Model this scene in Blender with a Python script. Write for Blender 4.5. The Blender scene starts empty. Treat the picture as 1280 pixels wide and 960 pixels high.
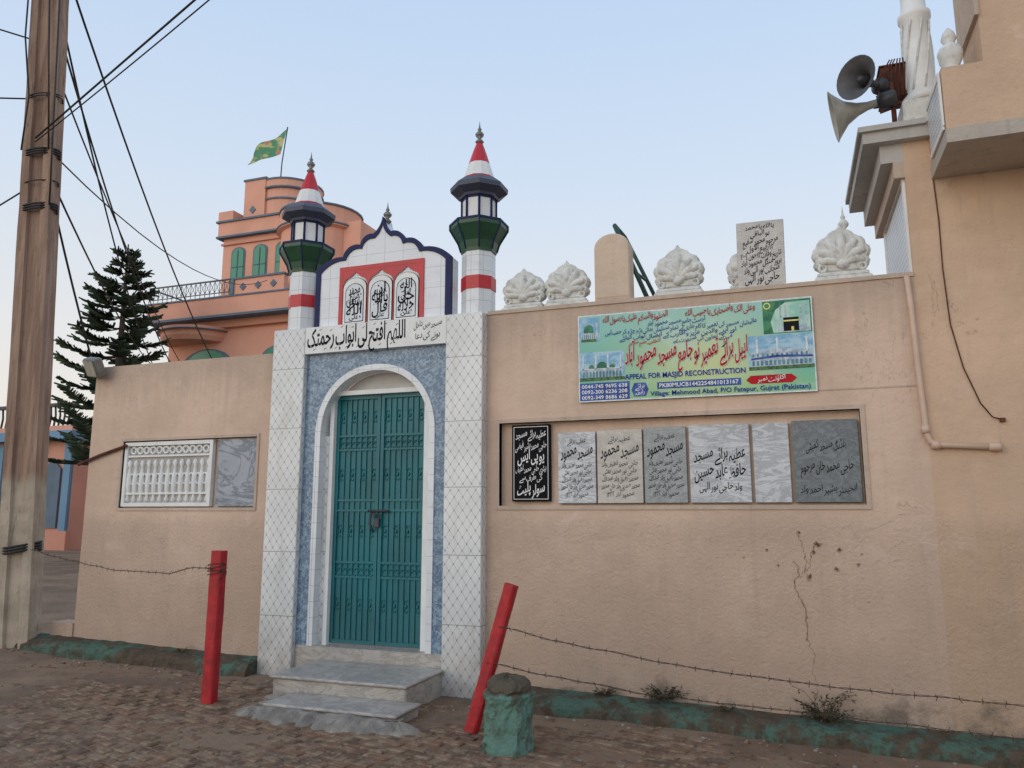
import bpy, math, random
from mathutils import Vector, Matrix, noise
random.seed(7)
scene=bpy.context.scene
COL=scene.collection
scene.view_settings.view_transform='Standard'
scene.view_settings.look='None'
scene.view_settings.exposure=0

# ---------------------------------------------------------------- node helpers
def lin(c):
    return tuple((x/255/12.92) if x/255<=0.04045 else (((x/255)+0.055)/1.055)**2.4 for x in c)
class NT:
    def __init__(s,name,rough=.8,metal=0.0,spec=.5):
        s.m=bpy.data.materials.new(name); s.m.use_nodes=True
        s.t=s.m.node_tree; s.n=s.t.nodes; s.b=s.n['Principled BSDF']
        s.b.inputs['Roughness'].default_value=rough; s.b.inputs['Metallic'].default_value=metal
        s.b.inputs['Specular IOR Level'].default_value=spec
        g=s.n.new('ShaderNodeNewGeometry'); s.pos=g.outputs['Position']
        sp=s.n.new('ShaderNodeSeparateXYZ'); s.t.links.new(s.pos,sp.inputs[0])
        s.x,s.y,s.z=sp.outputs
    def link(s,v,i):
        if isinstance(v,bpy.types.NodeSocket): s.t.links.new(v,i)
        else: i.default_value=v
    def ma(s,op,a,b=0.0,c=None,clamp=False):
        n=s.n.new('ShaderNodeMath'); n.operation=op; n.use_clamp=clamp
        s.link(a,n.inputs[0]); s.link(b,n.inputs[1])
        if c is not None: s.link(c,n.inputs[2])
        return n.outputs[0]
    def noise(s,scale,detail=4,rough=.55,vec=None,stretch=None,dist=0.0):
        n=s.n.new('ShaderNodeTexNoise'); n.inputs['Scale'].default_value=scale
        n.inputs['Detail'].default_value=detail; n.inputs['Roughness'].default_value=rough
        n.inputs['Distortion'].default_value=dist
        v=vec or s.pos
        if stretch:
            mp=s.n.new('ShaderNodeMapping'); mp.inputs['Scale'].default_value=stretch
            s.t.links.new(v,mp.inputs[0]); v=mp.outputs[0]
        s.t.links.new(v,n.inputs['Vector']); return n.outputs[0]
    def ramp(s,f,a,b):
        n=s.n.new('ShaderNodeMapRange'); n.interpolation_type='SMOOTHSTEP'
        s.link(f,n.inputs[0]); n.inputs[1].default_value=a; n.inputs[2].default_value=b
        return n.outputs[0]
    def mix(s,f,a,b,mode='MIX'):
        n=s.n.new('ShaderNodeMix'); n.data_type='RGBA'; n.blend_type=mode
        s.link(f,n.inputs[0])
        for v,i in ((a,n.inputs[6]),(b,n.inputs[7])):
            if isinstance(v,tuple): i.default_value=(v+(1,))[:4]
            else: s.t.links.new(v,i)
        return n.outputs[2]
    def color(s,c):
        i=s.b.inputs['Base Color']
        if isinstance(c,tuple): i.default_value=(c+(1,))[:4]
        else: s.t.links.new(c,i)
    def bump(s,h,st=.3,dist=.01):
        n=s.n.new('ShaderNodeBump'); n.inputs['Strength'].default_value=st; n.inputs['Distance'].default_value=dist
        s.link(h,n.inputs['Height']); s.t.links.new(n.outputs[0],s.b.inputs['Normal'])
def sc(c,k): return tuple(min(1,max(0,v*k)) for v in c)

def plain(name,col,rough=.7,var=.12,scale=4,bump=.15,bscale=60,metal=0.0,dirt=0.0,dirtcol=(.12,.1,.08),spec=.5):
    t=NT(name,rough,metal,spec)
    n=t.noise(scale,5)
    c=t.mix(t.ramp(n,.3,.7),sc(col,1-var),sc(col,1+var))
    if dirt>0:
        d=t.ramp(t.noise(scale*1.7,8,.7),.62-dirt*.35,.8)
        c=t.mix(t.ma('MULTIPLY',d,min(1,dirt*1.4)),c,dirtcol)
    t.color(c)
    if bump: t.bump(t.noise(bscale,4,.6),bump,.01)
    return t.m

def wallmat(name,base,seed=0.0,streak=.3,low=True,top=None):
    t=NT(name,.9,0,.3)
    big=t.noise(.9,5,.6); med=t.noise(4.5,6,.65)
    c=t.mix(t.ramp(big,.35,.68),sc(base,.88),sc(base,1.07))
    c=t.mix(t.ma('MULTIPLY',t.ramp(med,.5,.75),.38),c,sc(base,.78))
    c=t.mix(t.ma('MULTIPLY',t.ramp(t.noise(2.1,7,.7,dist=.6),.56,.68),.5),c,sc((base[0],base[1]*1.07,base[2]*1.16),1.10))
    st=t.noise(1.0,5,.6,stretch=(9,9,.55))
    c=t.mix(t.ma('MULTIPLY',t.ramp(st,.53,.76),streak),c,sc((base[0]*.95,base[1],base[2]*1.05),.68))
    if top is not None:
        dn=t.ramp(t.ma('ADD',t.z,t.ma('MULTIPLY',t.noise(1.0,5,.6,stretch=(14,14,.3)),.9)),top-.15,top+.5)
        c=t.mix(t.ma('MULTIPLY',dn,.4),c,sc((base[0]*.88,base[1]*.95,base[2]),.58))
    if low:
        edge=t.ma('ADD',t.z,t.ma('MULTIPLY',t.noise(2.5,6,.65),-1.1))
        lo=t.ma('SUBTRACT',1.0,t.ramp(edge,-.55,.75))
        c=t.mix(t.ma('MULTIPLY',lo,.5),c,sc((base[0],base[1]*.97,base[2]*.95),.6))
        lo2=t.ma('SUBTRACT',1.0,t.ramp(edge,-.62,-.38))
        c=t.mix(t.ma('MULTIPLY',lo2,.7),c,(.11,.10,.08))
    w_=t.noise(1.3,6,.6,dist=.8)
    hl=t.ma('SUBTRACT',1.0,t.ramp(t.ma('ABSOLUTE',t.ma('SUBTRACT',w_,.5)),.0,.004))
    c=t.mix(t.ma('MULTIPLY',t.ma('MULTIPLY',hl,t.ramp(t.noise(.8,2,.5),.5,.6)),.45),c,sc(base,.35))
    c=t.mix(t.ma('MULTIPLY',t.ramp(t.noise(38,3,.6),.64,.74),.35),c,sc(base,.55))
    t.color(c)
    rough_zone=t.ma('SUBTRACT',1.25,t.ramp(t.z,1.4,1.7))
    h=t.ma('ADD',t.ma('MULTIPLY',t.noise(5,6,.6),1.4),t.ma('MULTIPLY',t.ma('MULTIPLY',t.noise(32,5,.75),rough_zone),1.2))
    t.bump(h,.9,.018)
    return t.m

WALLC=lin((217,190,168))
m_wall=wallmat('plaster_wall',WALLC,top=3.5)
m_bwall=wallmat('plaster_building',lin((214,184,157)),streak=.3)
m_cap=wallmat('plaster_cap',lin((200,180,162)),low=False,streak=.7)
m_greyconc=plain('weathered_concrete',lin((148,140,130)),.95,.25,6,.9,30,dirt=.35,spec=.2)
m_white=plain('white_paint',lin((232,233,230)),.6,.06,6,.1,dirt=.18,dirtcol=(.3,.29,.27))
m_shell=plain('limewashed_cement',lin((222,222,216)),.9,.1,9,.4,70,dirt=.5,dirtcol=(.2,.2,.19),spec=.2)
m_red=plain('red_paint',lin((190,36,44)),.4,.1,7,.05,dirt=.1)
m_navy=plain('navy_paint',lin((30,38,84)),.55,.12,7,.05,spec=.25)
m_green=plain('green_tile_paint',lin((38,78,54)),.4,.15,9,.05)
m_black=plain('black_stone',lin((18,18,22)),.7,.2,9,.0,spec=.15)
m_ink=plain('black_ink',(.015,.015,.02),.7,0,1,0,spec=.1)
m_inkgrey=plain('grey_ink',(.035,.035,.04),.7,0,1,0,spec=.1)
m_inkw=plain('white_ink',(.85,.85,.83),.6,0,1,0)
m_inkblue=plain('blue_ink',lin((22,50,156)),.6,0,1,0,spec=.2)
m_inkred=plain('red_ink',lin((186,30,36)),.6,0,1,0,spec=.2)
m_metal=plain('grey_metal',lin((128,126,120)),.45,.15,12,.1,metal=.5)
m_darkmetal=plain('dark_grey_metal',lin((72,72,76)),.5,.15,12,.1,metal=.3,dirt=.2)
m_horn=plain('horn_paint',lin((170,166,154)),.55,.12,12,.1,dirt=.3,dirtcol=(.15,.09,.05))
m_rust=plain('rust',lin((92,52,38)),.9,.35,14,.5,dirt=.3)
m_cable=plain('black_cable',(.02,.02,.022),.6,.1,4,0)
m_wire=plain('rusty_wire',lin((70,58,50)),.8,.3,14,.2)
m_pipe=plain('beige_pipe',lin((208,180,158)),.5,.08,6,.05,dirt=.15)

def tealmat():
    t=NT('teal_door_paint',.45)
    base=lin((6,108,116))
    c=t.mix(t.ramp(t.noise(2.2,6,.6),.3,.7),sc(base,.8),sc(base,1.12))
    c=t.mix(t.ma('MULTIPLY',t.ramp(t.noise(16,6,.7,stretch=(1,1,.3)),.6,.75),.35),c,lin((40,84,90)))
    lo=t.ma('SUBTRACT',1.0,t.ramp(t.z,.35,1.1))
    c=t.mix(t.ma('MULTIPLY',t.ma('MULTIPLY',lo,t.noise(9,5)),.5),c,lin((60,80,80)))
    t.color(c); t.bump(t.noise(30,3),.1,.01); return t.m
m_teal=tealmat()

def diamond_tile():
    t=NT('white_diamond_tile',.25)
    X=t.ma('ADD',t.x,t.y)
    a=t.ma('DIVIDE',X,.085); b=t.ma('DIVIDE',t.z,.12)
    def ln(v,w):
        f=t.ma('ABSOLUTE',t.ma('SUBTRACT',t.ma('FRACT',v),.5)); return t.ma('GREATER_THAN',f,.5-w)
    l=t.ma('MAXIMUM',ln(t.ma('ADD',a,b),.03),ln(t.ma('SUBTRACT',a,b),.03))
    base=t.mix(t.ramp(t.noise(2.5,4),.3,.7),lin((212,215,214)),lin((228,230,228)))
    c=t.mix(t.ma('MULTIPLY',l,.5),base,lin((104,110,122)))
    both=t.ma('MULTIPLY',ln(t.ma('ADD',a,b),.12),ln(t.ma('SUBTRACT',a,b),.12))
    c=t.mix(t.ma('MULTIPLY',both,.5),c,lin((110,120,140)))
    g=t.ma('GREATER_THAN',t.ma('ABSOLUTE',t.ma('SUBTRACT',t.ma('FRACT',t.ma('DIVIDE',t.z,.61)),.5)),.4955)
    c=t.mix(t.ma('MULTIPLY',g,.8),c,lin((90,88,84)))
    c=t.mix(t.ma('MULTIPLY',t.ramp(t.noise(1.2,6,.7,stretch=(6,6,.8)),.48,.75),.4),c,lin((150,138,120)))
    dz=t.ma('SUBTRACT',1.0,t.ramp(t.z,.0,.9))
    c=t.mix(t.ma('MULTIPLY',t.ma('MULTIPLY',dz,t.noise(7,6)),.9),c,lin((120,102,86)))
    t.color(c); return t.m
m_dtile=diamond_tile()

def blue_tile():
    t=NT('blue_mottled_tile',.35)
    n=t.noise(24,5,.65,dist=1.2)
    c=t.mix(t.ramp(n,.42,.62),lin((84,112,140)),lin((148,170,186)))
    v=t.n.new('ShaderNodeTexVoronoi'); v.inputs['Scale'].default_value=20; t.t.links.new(t.pos,v.inputs['Vector'])
    c=t.mix(t.ma('MULTIPLY',t.ma('SUBTRACT',1.0,t.ramp(v.outputs['Distance'],.10,.34)),.5),c,lin((60,88,118)))
    X=t.ma('ADD',t.x,t.y)
    def ln(v,w): return t.ma('GREATER_THAN',t.ma('ABSOLUTE',t.ma('SUBTRACT',t.ma('FRACT',v),.5)),.5-w)
    g=t.ma('MAXIMUM',ln(t.ma('DIVIDE',X,.2),.012),ln(t.ma('DIVIDE',t.z,.3),.01))
    c=t.mix(t.ma('MULTIPLY',g,.7),c,lin((140,148,156)))
    t.color(c); return t.m
m_btile=blue_tile()

def white_tile(name='white_square_tile',s=.15,base=(224,228,230),joint=.55):
    t=NT(name,.25)
    X=t.ma('ADD',t.x,t.y)
    def ln(v,w): return t.ma('GREATER_THAN',t.ma('ABSOLUTE',t.ma('SUBTRACT',t.ma('FRACT',v),.5)),.5-w)
    g=t.ma('MAXIMUM',ln(t.ma('DIVIDE',X,s),.016),ln(t.ma('DIVIDE',t.z,s),.016))
    c=t.mix(t.ramp(t.noise(3,5),.3,.7),sc(lin(base),.92),sc(lin(base),1.03))
    c=t.mix(t.ma('MULTIPLY',t.ramp(t.noise(5,7,.7),.55,.75),.35),c,lin((160,155,146)))
    c=t.mix(t.ma('MULTIPLY',g,joint),c,lin((130,130,130)))
    t.color(c); return t.m
m_wtile=white_tile()
m_ctile=white_tile('crest_tile',.21,(226,230,234),.4)

def marble(name,base,vein,sc_=3.0,amt=.6,rot=0.6,st=3):
    t=NT(name,.45)
    mp=t.n.new('ShaderNodeMapping'); mp.inputs['Rotation'].default_value=(0,rot,0); mp.inputs['Scale'].default_value=(1,1,st)
    t.t.links.new(t.pos,mp.inputs[0])
    n=t.noise(sc_,8,.65,vec=mp.outputs[0],dist=1.5)
    f=t.ma('SUBTRACT',1.0,t.ramp(t.ma('ABSOLUTE',t.ma('SUBTRACT',n,.5)),.0,.07))
    b=t.mix(t.ramp(t.noise(1.8*sc_,6,.6),.3,.7),sc(lin(base),.86),sc(lin(base),1.06))
    c=t.mix(t.ma('MULTIPLY',f,amt),b,lin(vein))
    c=t.mix(t.ma('MULTIPLY',t.ramp(t.noise(30,4,.7),.55,.8),.3),c,sc(lin(vein),.9))
    t.color(c); return t.m
m_marble=marble('white_marble',(210,212,214),(140,144,150))
m_marble2=marble('veined_grey_marble',(166,172,182),(88,96,108),2.0,.7,-.75,2.2)
m_marble3=marble('cream_marble',(204,198,188),(150,144,134),2.5,.3)
m_marble4=marble('speckled_grey_marble',(166,170,170),(110,116,118),9,.5,.3)
m_marble5=marble('pale_marble',(206,202,196),(150,148,144),6,.35,.3)
m_marble6=marble('dark_grey_marble',(126,132,134),(84,90,94),7,.6,.5,1.5)
m_stepm=marble('step_marble',(182,176,168),(126,118,110),3,.5,.2)

def groundmat():
    t=NT('dusty_earth',.95,0,.15)
    a=lin((154,130,108)); b=lin((126,105,88))
    c=t.mix(t.ramp(t.noise(.8,7,.65),.35,.65),a,b)
    c=t.mix(t.ma('MULTIPLY',t.ramp(t.noise(6,7,.7),.5,.72),.55),c,lin((100,83,70)))
    c=t.mix(t.ma('MULTIPLY',t.ramp(t.noise(55,3,.7),.62,.72),.5),c,lin((172,150,126)))
    t.color(c)
    t.bump(t.ma('ADD',t.noise(5,8,.7),t.ma('MULTIPLY',t.noise(70,3,.7),.3)),.9,.03); return t.m
m_ground=groundmat()
def brickmat():
    t=NT('paving_brick',.92,0,.15)
    c=t.mix(t.ramp(t.noise(5.5,2,.5),.35,.65),lin((134,104,84)),lin((106,86,72)))
    c=t.mix(t.ramp(t.noise(9,7,.7),.44,.60),c,lin((150,128,106)))
    t.color(c); t.bump(t.noise(60,4,.7),.7,.01); return t.m
m_brick=brickmat()
def kerbmat():
    t=NT('green_painted_kerb',.95,0,.15)
    c=t.mix(t.ramp(t.noise(2.6,8,.75),.46,.55),lin((104,90,76)),lin((92,120,106)))
    c=t.mix(t.ma('MULTIPLY',t.ramp(t.noise(9,7,.75),.47,.60),.8),c,lin((84,74,62)))
    t.color(c); t.bump(t.noise(12,8,.75),1.0,.04); return t.m
m_kerb=kerbmat()
def polemat():
    t=NT('pole_concrete',.9)
    up=t.mix(t.ramp(t.noise(2,6,.6,stretch=(6,6,.5)),.35,.65),lin((136,110,94)),lin((170,142,122)))
    dn=t.mix(t.ramp(t.noise(3,6,.6),.35,.65),lin((162,148,130)),lin((188,174,154)))
    e=t.ma('ADD',t.z,t.ma('MULTIPLY',t.noise(3,5),.5))
    c=t.mix(t.ramp(e,2.1,2.35),dn,up)
    c=t.mix(t.ma('MULTIPLY',t.ramp(t.noise(20,6,.7,stretch=(1,1,.2)),.55,.7),.6),c,lin((96,80,70)))
    t.color(c); t.bump(t.noise(25,5,.7,stretch=(1,1,.3)),.5,.02); return t.m
m_pole=polemat()

# ---------------------------------------------------------------- mesh builder
class MB:
    def __init__(s): s.v=[];s.f=[];s.mi=[];s.mats=[];s.sm=[]
    def _m(s,m):
        if m not in s.mats: s.mats.append(m)
        return s.mats.index(m)
    def add(s,vs,fs,m,smooth=False):
        o=len(s.v); s.v+= [tuple(v) for v in vs]; k=s._m(m)
        for f in fs: s.f.append(tuple(i+o for i in f)); s.mi.append(k); s.sm.append(smooth)
    def box(s,x0,x1,y0,y1,z0,z1,m,M=None):
        vs=[Vector((x,y,z)) for x in (x0,x1) for y in (y0,y1) for z in (z0,z1)]
        if M: vs=[M@v for v in vs]
        s.add(vs,[(0,1,3,2),(4,6,7,5),(0,4,5,1),(2,3,7,6),(0,2,6,4),(1,5,7,3)],m)
    def cbox(s,x0,x1,y0,y1,z0,z1,m,c=.01,M=None):
        ring=[(x0+c,y0),(x1-c,y0),(x1,y0+c),(x1,y1-c),(x1-c,y1),(x0+c,y1),(x0,y1-c),(x0,y0+c)]
        cx,cy=(x0+x1)/2,(y0+y1)/2
        def sh(q,k): return (q[0]+(k if q[0]<cx else -k), q[1]+(k if q[1]<cy else -k))
        L=[[(a,b,z0+c) for a,b in ring],[(a,b,z1-c) for a,b in ring]]
        top=[(*sh(q,c),z1) for q in ring]; bot=[(*sh(q,c),z0) for q in ring]
        lay=[bot]+L+[top]; vs=[Vector(v) for l in lay for v in l]
        if M: vs=[M@v for v in vs]
        fs=[]
        for i in range(3):
            for j in range(8):
                k=(j+1)%8; fs.append((i*8+j,i*8+k,(i+1)*8+k,(i+1)*8+j))
        fs.append(tuple(range(7,-1,-1))); fs.append(tuple(range(24,32)))
        s.add(vs,fs,m)
    def prism(s,pts,y0,y1,m,bev=0.0,m2=None):
        n=len(pts)
        if bev:
            cx=sum(p[0] for p in pts)/n; cz=sum(p[1] for p in pts)/n
            xs=[p[0] for p in pts]; w=(max(xs)-min(xs))/2
            k=1-bev/w
            fr=[(cx+(p[0]-cx)*k,y0,cz+(p[1]-cz)*k) for p in pts]
            vs=fr+[(p[0],y0+bev,p[1]) for p in pts]+[(p[0],y1,p[1]) for p in pts]
            fs=[tuple(range(n)),tuple(range(3*n-1,2*n-1,-1))]
            for r in range(2):
                for i in range(n):
                    j=(i+1)%n; fs.append((r*n+i,(r+1)*n+i,(r+1)*n+j,r*n+j))
        else:
            vs=[(p[0],y0,p[1]) for p in pts]+[(p[0],y1,p[1]) for p in pts]
            fs=[tuple(range(n)),tuple(range(2*n-1,n-1,-1))]+[(i,n+i,n+(i+1)%n,(i+1)%n) for i in range(n)]
        s.add(vs,fs,m)
    def strip(s,a,b,y,m,y1=None):
        n=len(a)
        vs=[(p[0],y,p[1]) for p in a]+[(p[0],y,p[1]) for p in b]
        fs=[(i,i+1,n+i+1,n+i) for i in range(n-1)]
        s.add(vs,fs,m)
        if y1 is not None:
            for l in (a,b):
                vs=[(p[0],y,p[1]) for p in l]+[(p[0],y1,p[1]) for p in l]
                s.add(vs,fs,m)
    def tube(s,pts,r,m,n=8,cap=True,smooth=True,rs=None):
        pts=[Vector(p) for p in pts]; N=len(pts); vs=[]
        prev=None
        for i,p in enumerate(pts):
            d=(pts[min(i+1,N-1)]-pts[max(i-1,0)]).normalized()
            if prev is None:
                up=Vector((0,0,1)) if abs(d.z)<.9 else Vector((1,0,0))
                a=d.cross(up).normalized()
            else: a=(prev-d*prev.dot(d)).normalized()
            prev=a; b=d.cross(a); rr=rs[i] if rs else r
            for k in range(n):
                t=2*math.pi*k/n; vs.append(p+a*math.cos(t)*rr+b*math.sin(t)*rr)
        fs=[(i*n+k,i*n+(k+1)%n,(i+1)*n+(k+1)%n,(i+1)*n+k) for i in range(N-1) for k in range(n)]
        s.add(vs,fs,m,smooth)
        if cap: s.add(vs[:n],[tuple(range(n))],m); s.add(vs[-n:],[tuple(range(n))],m)
    def lathe(s,prof,m,o=(0,0,0),axis=(0,0,1),n=20,smooth=True,phase=0,cap=True):
        q=Vector((0,0,1)).rotation_difference(Vector(axis).normalized()); o=Vector(o); vs=[]
        for r,h in prof:
            for k in range(n):
                t=2*math.pi*k/n+phase; vs.append(o+q@Vector((r*math.cos(t),r*math.sin(t),h)))
        fs=[(i*n+k,i*n+(k+1)%n,(i+1)*n+(k+1)%n,(i+1)*n+k) for i in range(len(prof)-1) for k in range(n)]
        s.add(vs,fs,m,smooth)
        if cap: 
            s.add(vs[:n],[tuple(range(n-1,-1,-1))],m); s.add(vs[-n:],[tuple(range(n))],m)
    def ell(s,c,r,m,M=None,nu=10,nv=7):
        vs=[];c=Vector(c)
        for i in range(nv+1):
            ph=math.pi*i/nv
            for k in range(nu):
                t=2*math.pi*k/nu; v=Vector((r[0]*math.sin(ph)*math.cos(t),r[1]*math.sin(ph)*math.sin(t),r[2]*math.cos(ph)))
                vs.append(c+(M@v if M else v))
        fs=[(i*nu+k,(i+1)*nu+k,(i+1)*nu+(k+1)%nu,i*nu+(k+1)%nu) for i in range(nv) for k in range(nu)]
        s.add(vs,fs,m,True)
    def ring(s,c,R,r,m,n=16,k=6,sx=1,sz=1):
        pts=[]
        for i in range(n+1):
            t=2*math.pi*i/n
            pts.append((c[0]+R*sx*math.cos(t),c[1],c[2]+R*sz*math.sin(t)))
        s.tube(pts,r,m,k,cap=False)
    def mesh(s,name,origin=(0,0,0)):
        me=bpy.data.meshes.new(name); ox,oy,oz=origin
        me.from_pydata([(a-ox,b-oy,c-oz) for a,b,c in s.v],[],s.f)
        for m in s.mats: me.materials.append(m)
        me.polygons.foreach_set('material_index',s.mi); me.polygons.foreach_set('use_smooth',s.sm)
        me.update()
        import bmesh
        bm=bmesh.new(); bm.from_mesh(me); bmesh.ops.remove_doubles(bm,verts=bm.verts,dist=1e-5); bmesh.ops.recalc_face_normals(bm,faces=bm.faces); bm.to_mesh(me); bm.free()
        return me
ORI={}
def thing(name,label,cat,origin=(0,0,0),mb=None,group=None):
    o=bpy.data.objects.new(name, mb.mesh(name,origin) if mb else None)
    o.location=origin; COL.objects.link(o); o['label']=label; o['category']=cat
    if group: o['group']=group
    ORI[o.name]=origin; return o
def part(parent,name,mb,label=None):
    og=ORI[parent.name]
    o=bpy.data.objects.new(name, mb.mesh(name,og)); COL.objects.link(o); o.parent=parent
    if label: o['label']=label
    ORI[o.name]=og; return o
def structure(name,mb):
    o=bpy.data.objects.new(name,mb.mesh(name)); COL.objects.link(o); o['kind']='structure'; return o
def copything(o,loc,group,label=None,scale=None,rotz=0):
    c=o.copy(); COL.objects.link(c); c.location=loc; c['group']=group; c.rotation_euler=(0,0,rotz)
    if label: c['label']=label
    if scale: c.scale=scale
    for ch in o.children:
        k=ch.copy(); COL.objects.link(k); k.parent=c
    return c

# ---------------------------------------------------------------- lettering (Urdu shaped by hand)
F={}
def reg(ch,base,n): F[ch]=[base+i for i in range(n)]
for ch,b,n in [('ا',0xFE8D,2),('آ',0xFE81,2),('ب',0xFE8F,4),('پ',0xFB56,4),('ت',0xFE95,4),('ٹ',0xFB66,4),('ث',0xFE99,4),('ج',0xFE9D,4),('چ',0xFB7A,4),('ح',0xFEA1,4),('خ',0xFEA5,4),('د',0xFEA9,2),('ڈ',0xFB88,2),('ذ',0xFEAB,2),('ر',0xFEAD,2),('ڑ',0xFB8C,2),('ز',0xFEAF,2),('س',0xFEB1,4),('ش',0xFEB5,4),('ص',0xFEB9,4),('ض',0xFEBD,4),('ط',0xFEC1,4),('ظ',0xFEC5,4),('ع',0xFEC9,4),('غ',0xFECD,4),('ف',0xFED1,4),('ق',0xFED5,4),('ک',0xFB8E,4),('گ',0xFB92,4),('ل',0xFEDD,4),('م',0xFEE1,4),('ن',0xFEE5,4),('ں',0xFB9E,2),('و',0xFEED,2),('ہ',0xFBA6,4),('ھ',0xFBAA,4),('ه',0xFEE9,4),('ی',0xFBFC,4),('ے',0xFBAE,2),('ئ',0xFE89,4),('ؤ',0xFE85,2),('ء',0xFE80,1),('ۃ',0xFE93,2)]: reg(ch,b,n)
def shape(s):
    s=s.replace('لا','\u0001'); F['\u0001']=[0xFEFB,0xFEFC]
    out=[]
    for i,ch in enumerate(s):
        if ch not in F: out.append(ch); continue
        p=s[i-1] if i else ' '; nx=s[i+1] if i+1<len(s) else ' '
        jp=(p in F and len(F[p])==4) and len(F[ch])>1
        jn=(len(F[ch])==4) and nx in F and len(F[nx])>1
        fs=F[ch]
        k=(3 if jn else 1) if jp else (2 if jn else 0)
        out.append(chr(fs[k]) if k<len(fs) else chr(fs[0]))
    r=''.join(reversed(out)); res='';buf=''
    for ch in r:
        if ch.isdigit() or ch in '-': buf=ch+buf
        else: res+=buf+ch; buf=''
    return res+buf
def glyphs(s,bold):
    cu=bpy.data.curves.new('t','FONT'); cu.body=s; cu.size=1; cu.resolution_u=2; cu.offset=bold
    ob=bpy.data.objects.new('t',cu); COL.objects.link(ob)
    dg=bpy.context.evaluated_depsgraph_get(); me=bpy.data.meshes.new_from_object(ob.evaluated_get(dg))
    vs=[(v.co.x,v.co.y) for v in me.vertices]; fs=[tuple(p.vertices) for p in me.polygons]
    bpy.data.objects.remove(ob); bpy.data.curves.remove(cu); bpy.data.meshes.remove(me)
    return vs,fs
def text(mb,s,cx,y,z,h,m,w=None,urdu=False,bold=0.0,slant=None):
    """lettering h tall (cap height), lying flat on a plane facing -y, baseline at z.
    urdu words step down toward the left, as hand written nastaliq does"""
    V=[];Fc=[]
    if urdu:
        if slant is None: slant=.20
        pen=0
        for wd in reversed(s.split(' ')):
            vs,fs=glyphs(shape(wd),bold)
            if not vs: continue
            x0=min(v[0] for v in vs); x1=max(v[0] for v in vs); W=x1-x0; o=len(V); mid=W/2
            V+=[(pen+v[0]-x0, v[1]*(1.12 if slant else 1)+slant*(v[0]-x0-mid*.9)) for v in vs]; Fc+=[tuple(i+o for i in f) for f in fs]
            pen+=W+(.16 if slant else .24)
    else: V,Fc=glyphs(s,bold)
    if not V: return
    x0=min(v[0] for v in V); x1=max(v[0] for v in V); k=h/.73; ww=(x1-x0)*k; kx=k*w/ww if w else k
    off=cx-(x1-x0)*kx/2
    mb.add([((v[0]-x0)*kx+off,y,z+v[1]*k) for v in V],Fc,m)

# ================================================================ GROUND
def gz(x,y=0): return -.026*(max(-9,min(3,x))+2.68)
def dust(x,y):
    z=gz(x)
    if -10<x<5 and -5<y<.3:
        z+=.020*noise.noise(Vector((x*1.1,y*1.1,1)))+.008*noise.noise(Vector((x*4,y*4,4)))
    return z
mb=MB()
fine=[i*.1 for i in range(-98,45)]
xs=sorted([-400,-150,-60,-30,-18,-13]+fine+[6,10,30,100,400]); ys=sorted([-60,-20,-8,-6]+[-4.5+i*.1 for i in range(48)]+[.6,2,5,10,25,60,150,500])
vs=[(x,y,dust(x,y)) for y in ys for x in xs]
nx=len(xs)
mb.add(vs,[(j*nx+i,j*nx+i+1,(j+1)*nx+i+1,(j+1)*nx+i) for j in range(len(ys)-1) for i in range(nx-1)],m_ground,True)
structure('ground',mb)

mb=MB()
bw,bh=.205,.074
for j in range(46):
    for i in range(48):
        x=-7.4+i*(bw+.012)+(.5*(bw+.012) if j%2 else 0); y=-3.9+j*(bh+.012)
        a=math.radians(-14); X=-3+(x+3)*math.cos(a)-(y+2)*math.sin(a); Y=-2+(x+3)*math.sin(a)+(y+2)*math.cos(a)
        if Y>-.42 or X>2.6: continue
        mask=noise.noise(Vector((X*.9+3,Y*1.1,2.2)))+.45*noise.noise(Vector((X*3,Y*3,7)))+.30
        if X<-4.9: mask-=(-4.9-X)*.5
        if X>-1.8: mask-=(X+1.8)*.28
        if mask<-.04 and random.random()<.93: continue
        z=dust(X,Y)+.003+.014*max(-.2,min(.5,mask))+random.uniform(-.004,.004)
        M=Matrix.Translation((X,Y,z))@Matrix.Rotation(a+random.uniform(-.05,.05),4,'Z')@Matrix.Rotation(random.uniform(-.04,.04),4,'X')@Matrix.Rotation(random.uniform(-.02,.02),4,'Y')
        mb.cbox(-bw/2,bw/2,-bh/2,bh/2,-.05,0,m_brick,.008,M)
structure('brick_paving',mb)

mb=MB()
m_lane=plain('lane_concrete',lin((190,186,182)),.9,.12,2,.3,20,dirt=.15)
mb.add([(-8.7,.6,.135),(-7.7,.6,.135),(-7.75,9,.135),(-14,40,.14),(-42,40,.14),(-30,12,.14),(-16,5,.135)],[(0,1,2,3,4,5,6)],m_lane); structure('lane',mb)
mb=MB()
for i in range(260):
    x=random.uniform(-8,2.4); y=random.uniform(-2.6,-.35); r=random.uniform(.005,.016)
    if random.random()<.5: y=-.36-abs(random.gauss(0,.12))
    mb.ell((x,y,dust(x,y)+r*.3),(r*1.3,r,r*.7),m_greyconc if random.random()<.4 else m_brick,None,6,4)
m_dry=plain('dry_leaf',lin((120,92,60)),.9,.3,20,0)
for i in range(110):
    x=random.uniform(-8,2.4); y=-.36-abs(random.gauss(0,.4)); z=dust(x,y)+.008; a=random.uniform(0,6.28); l=random.uniform(.012,.03)
    d=Vector((math.cos(a)*l,math.sin(a)*l,random.uniform(0,.01))); e=Vector((-math.sin(a)*l*.4,math.cos(a)*l*.4,.004)); c=Vector((x,y,z))
    mb.add([c-d,c+e,c+d,c-e],[(0,1,2,3)],m_dry)
o=bpy.data.objects.new('pebbles',mb.mesh('pebbles')); COL.objects.link(o); o['kind']='stuff'

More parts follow.
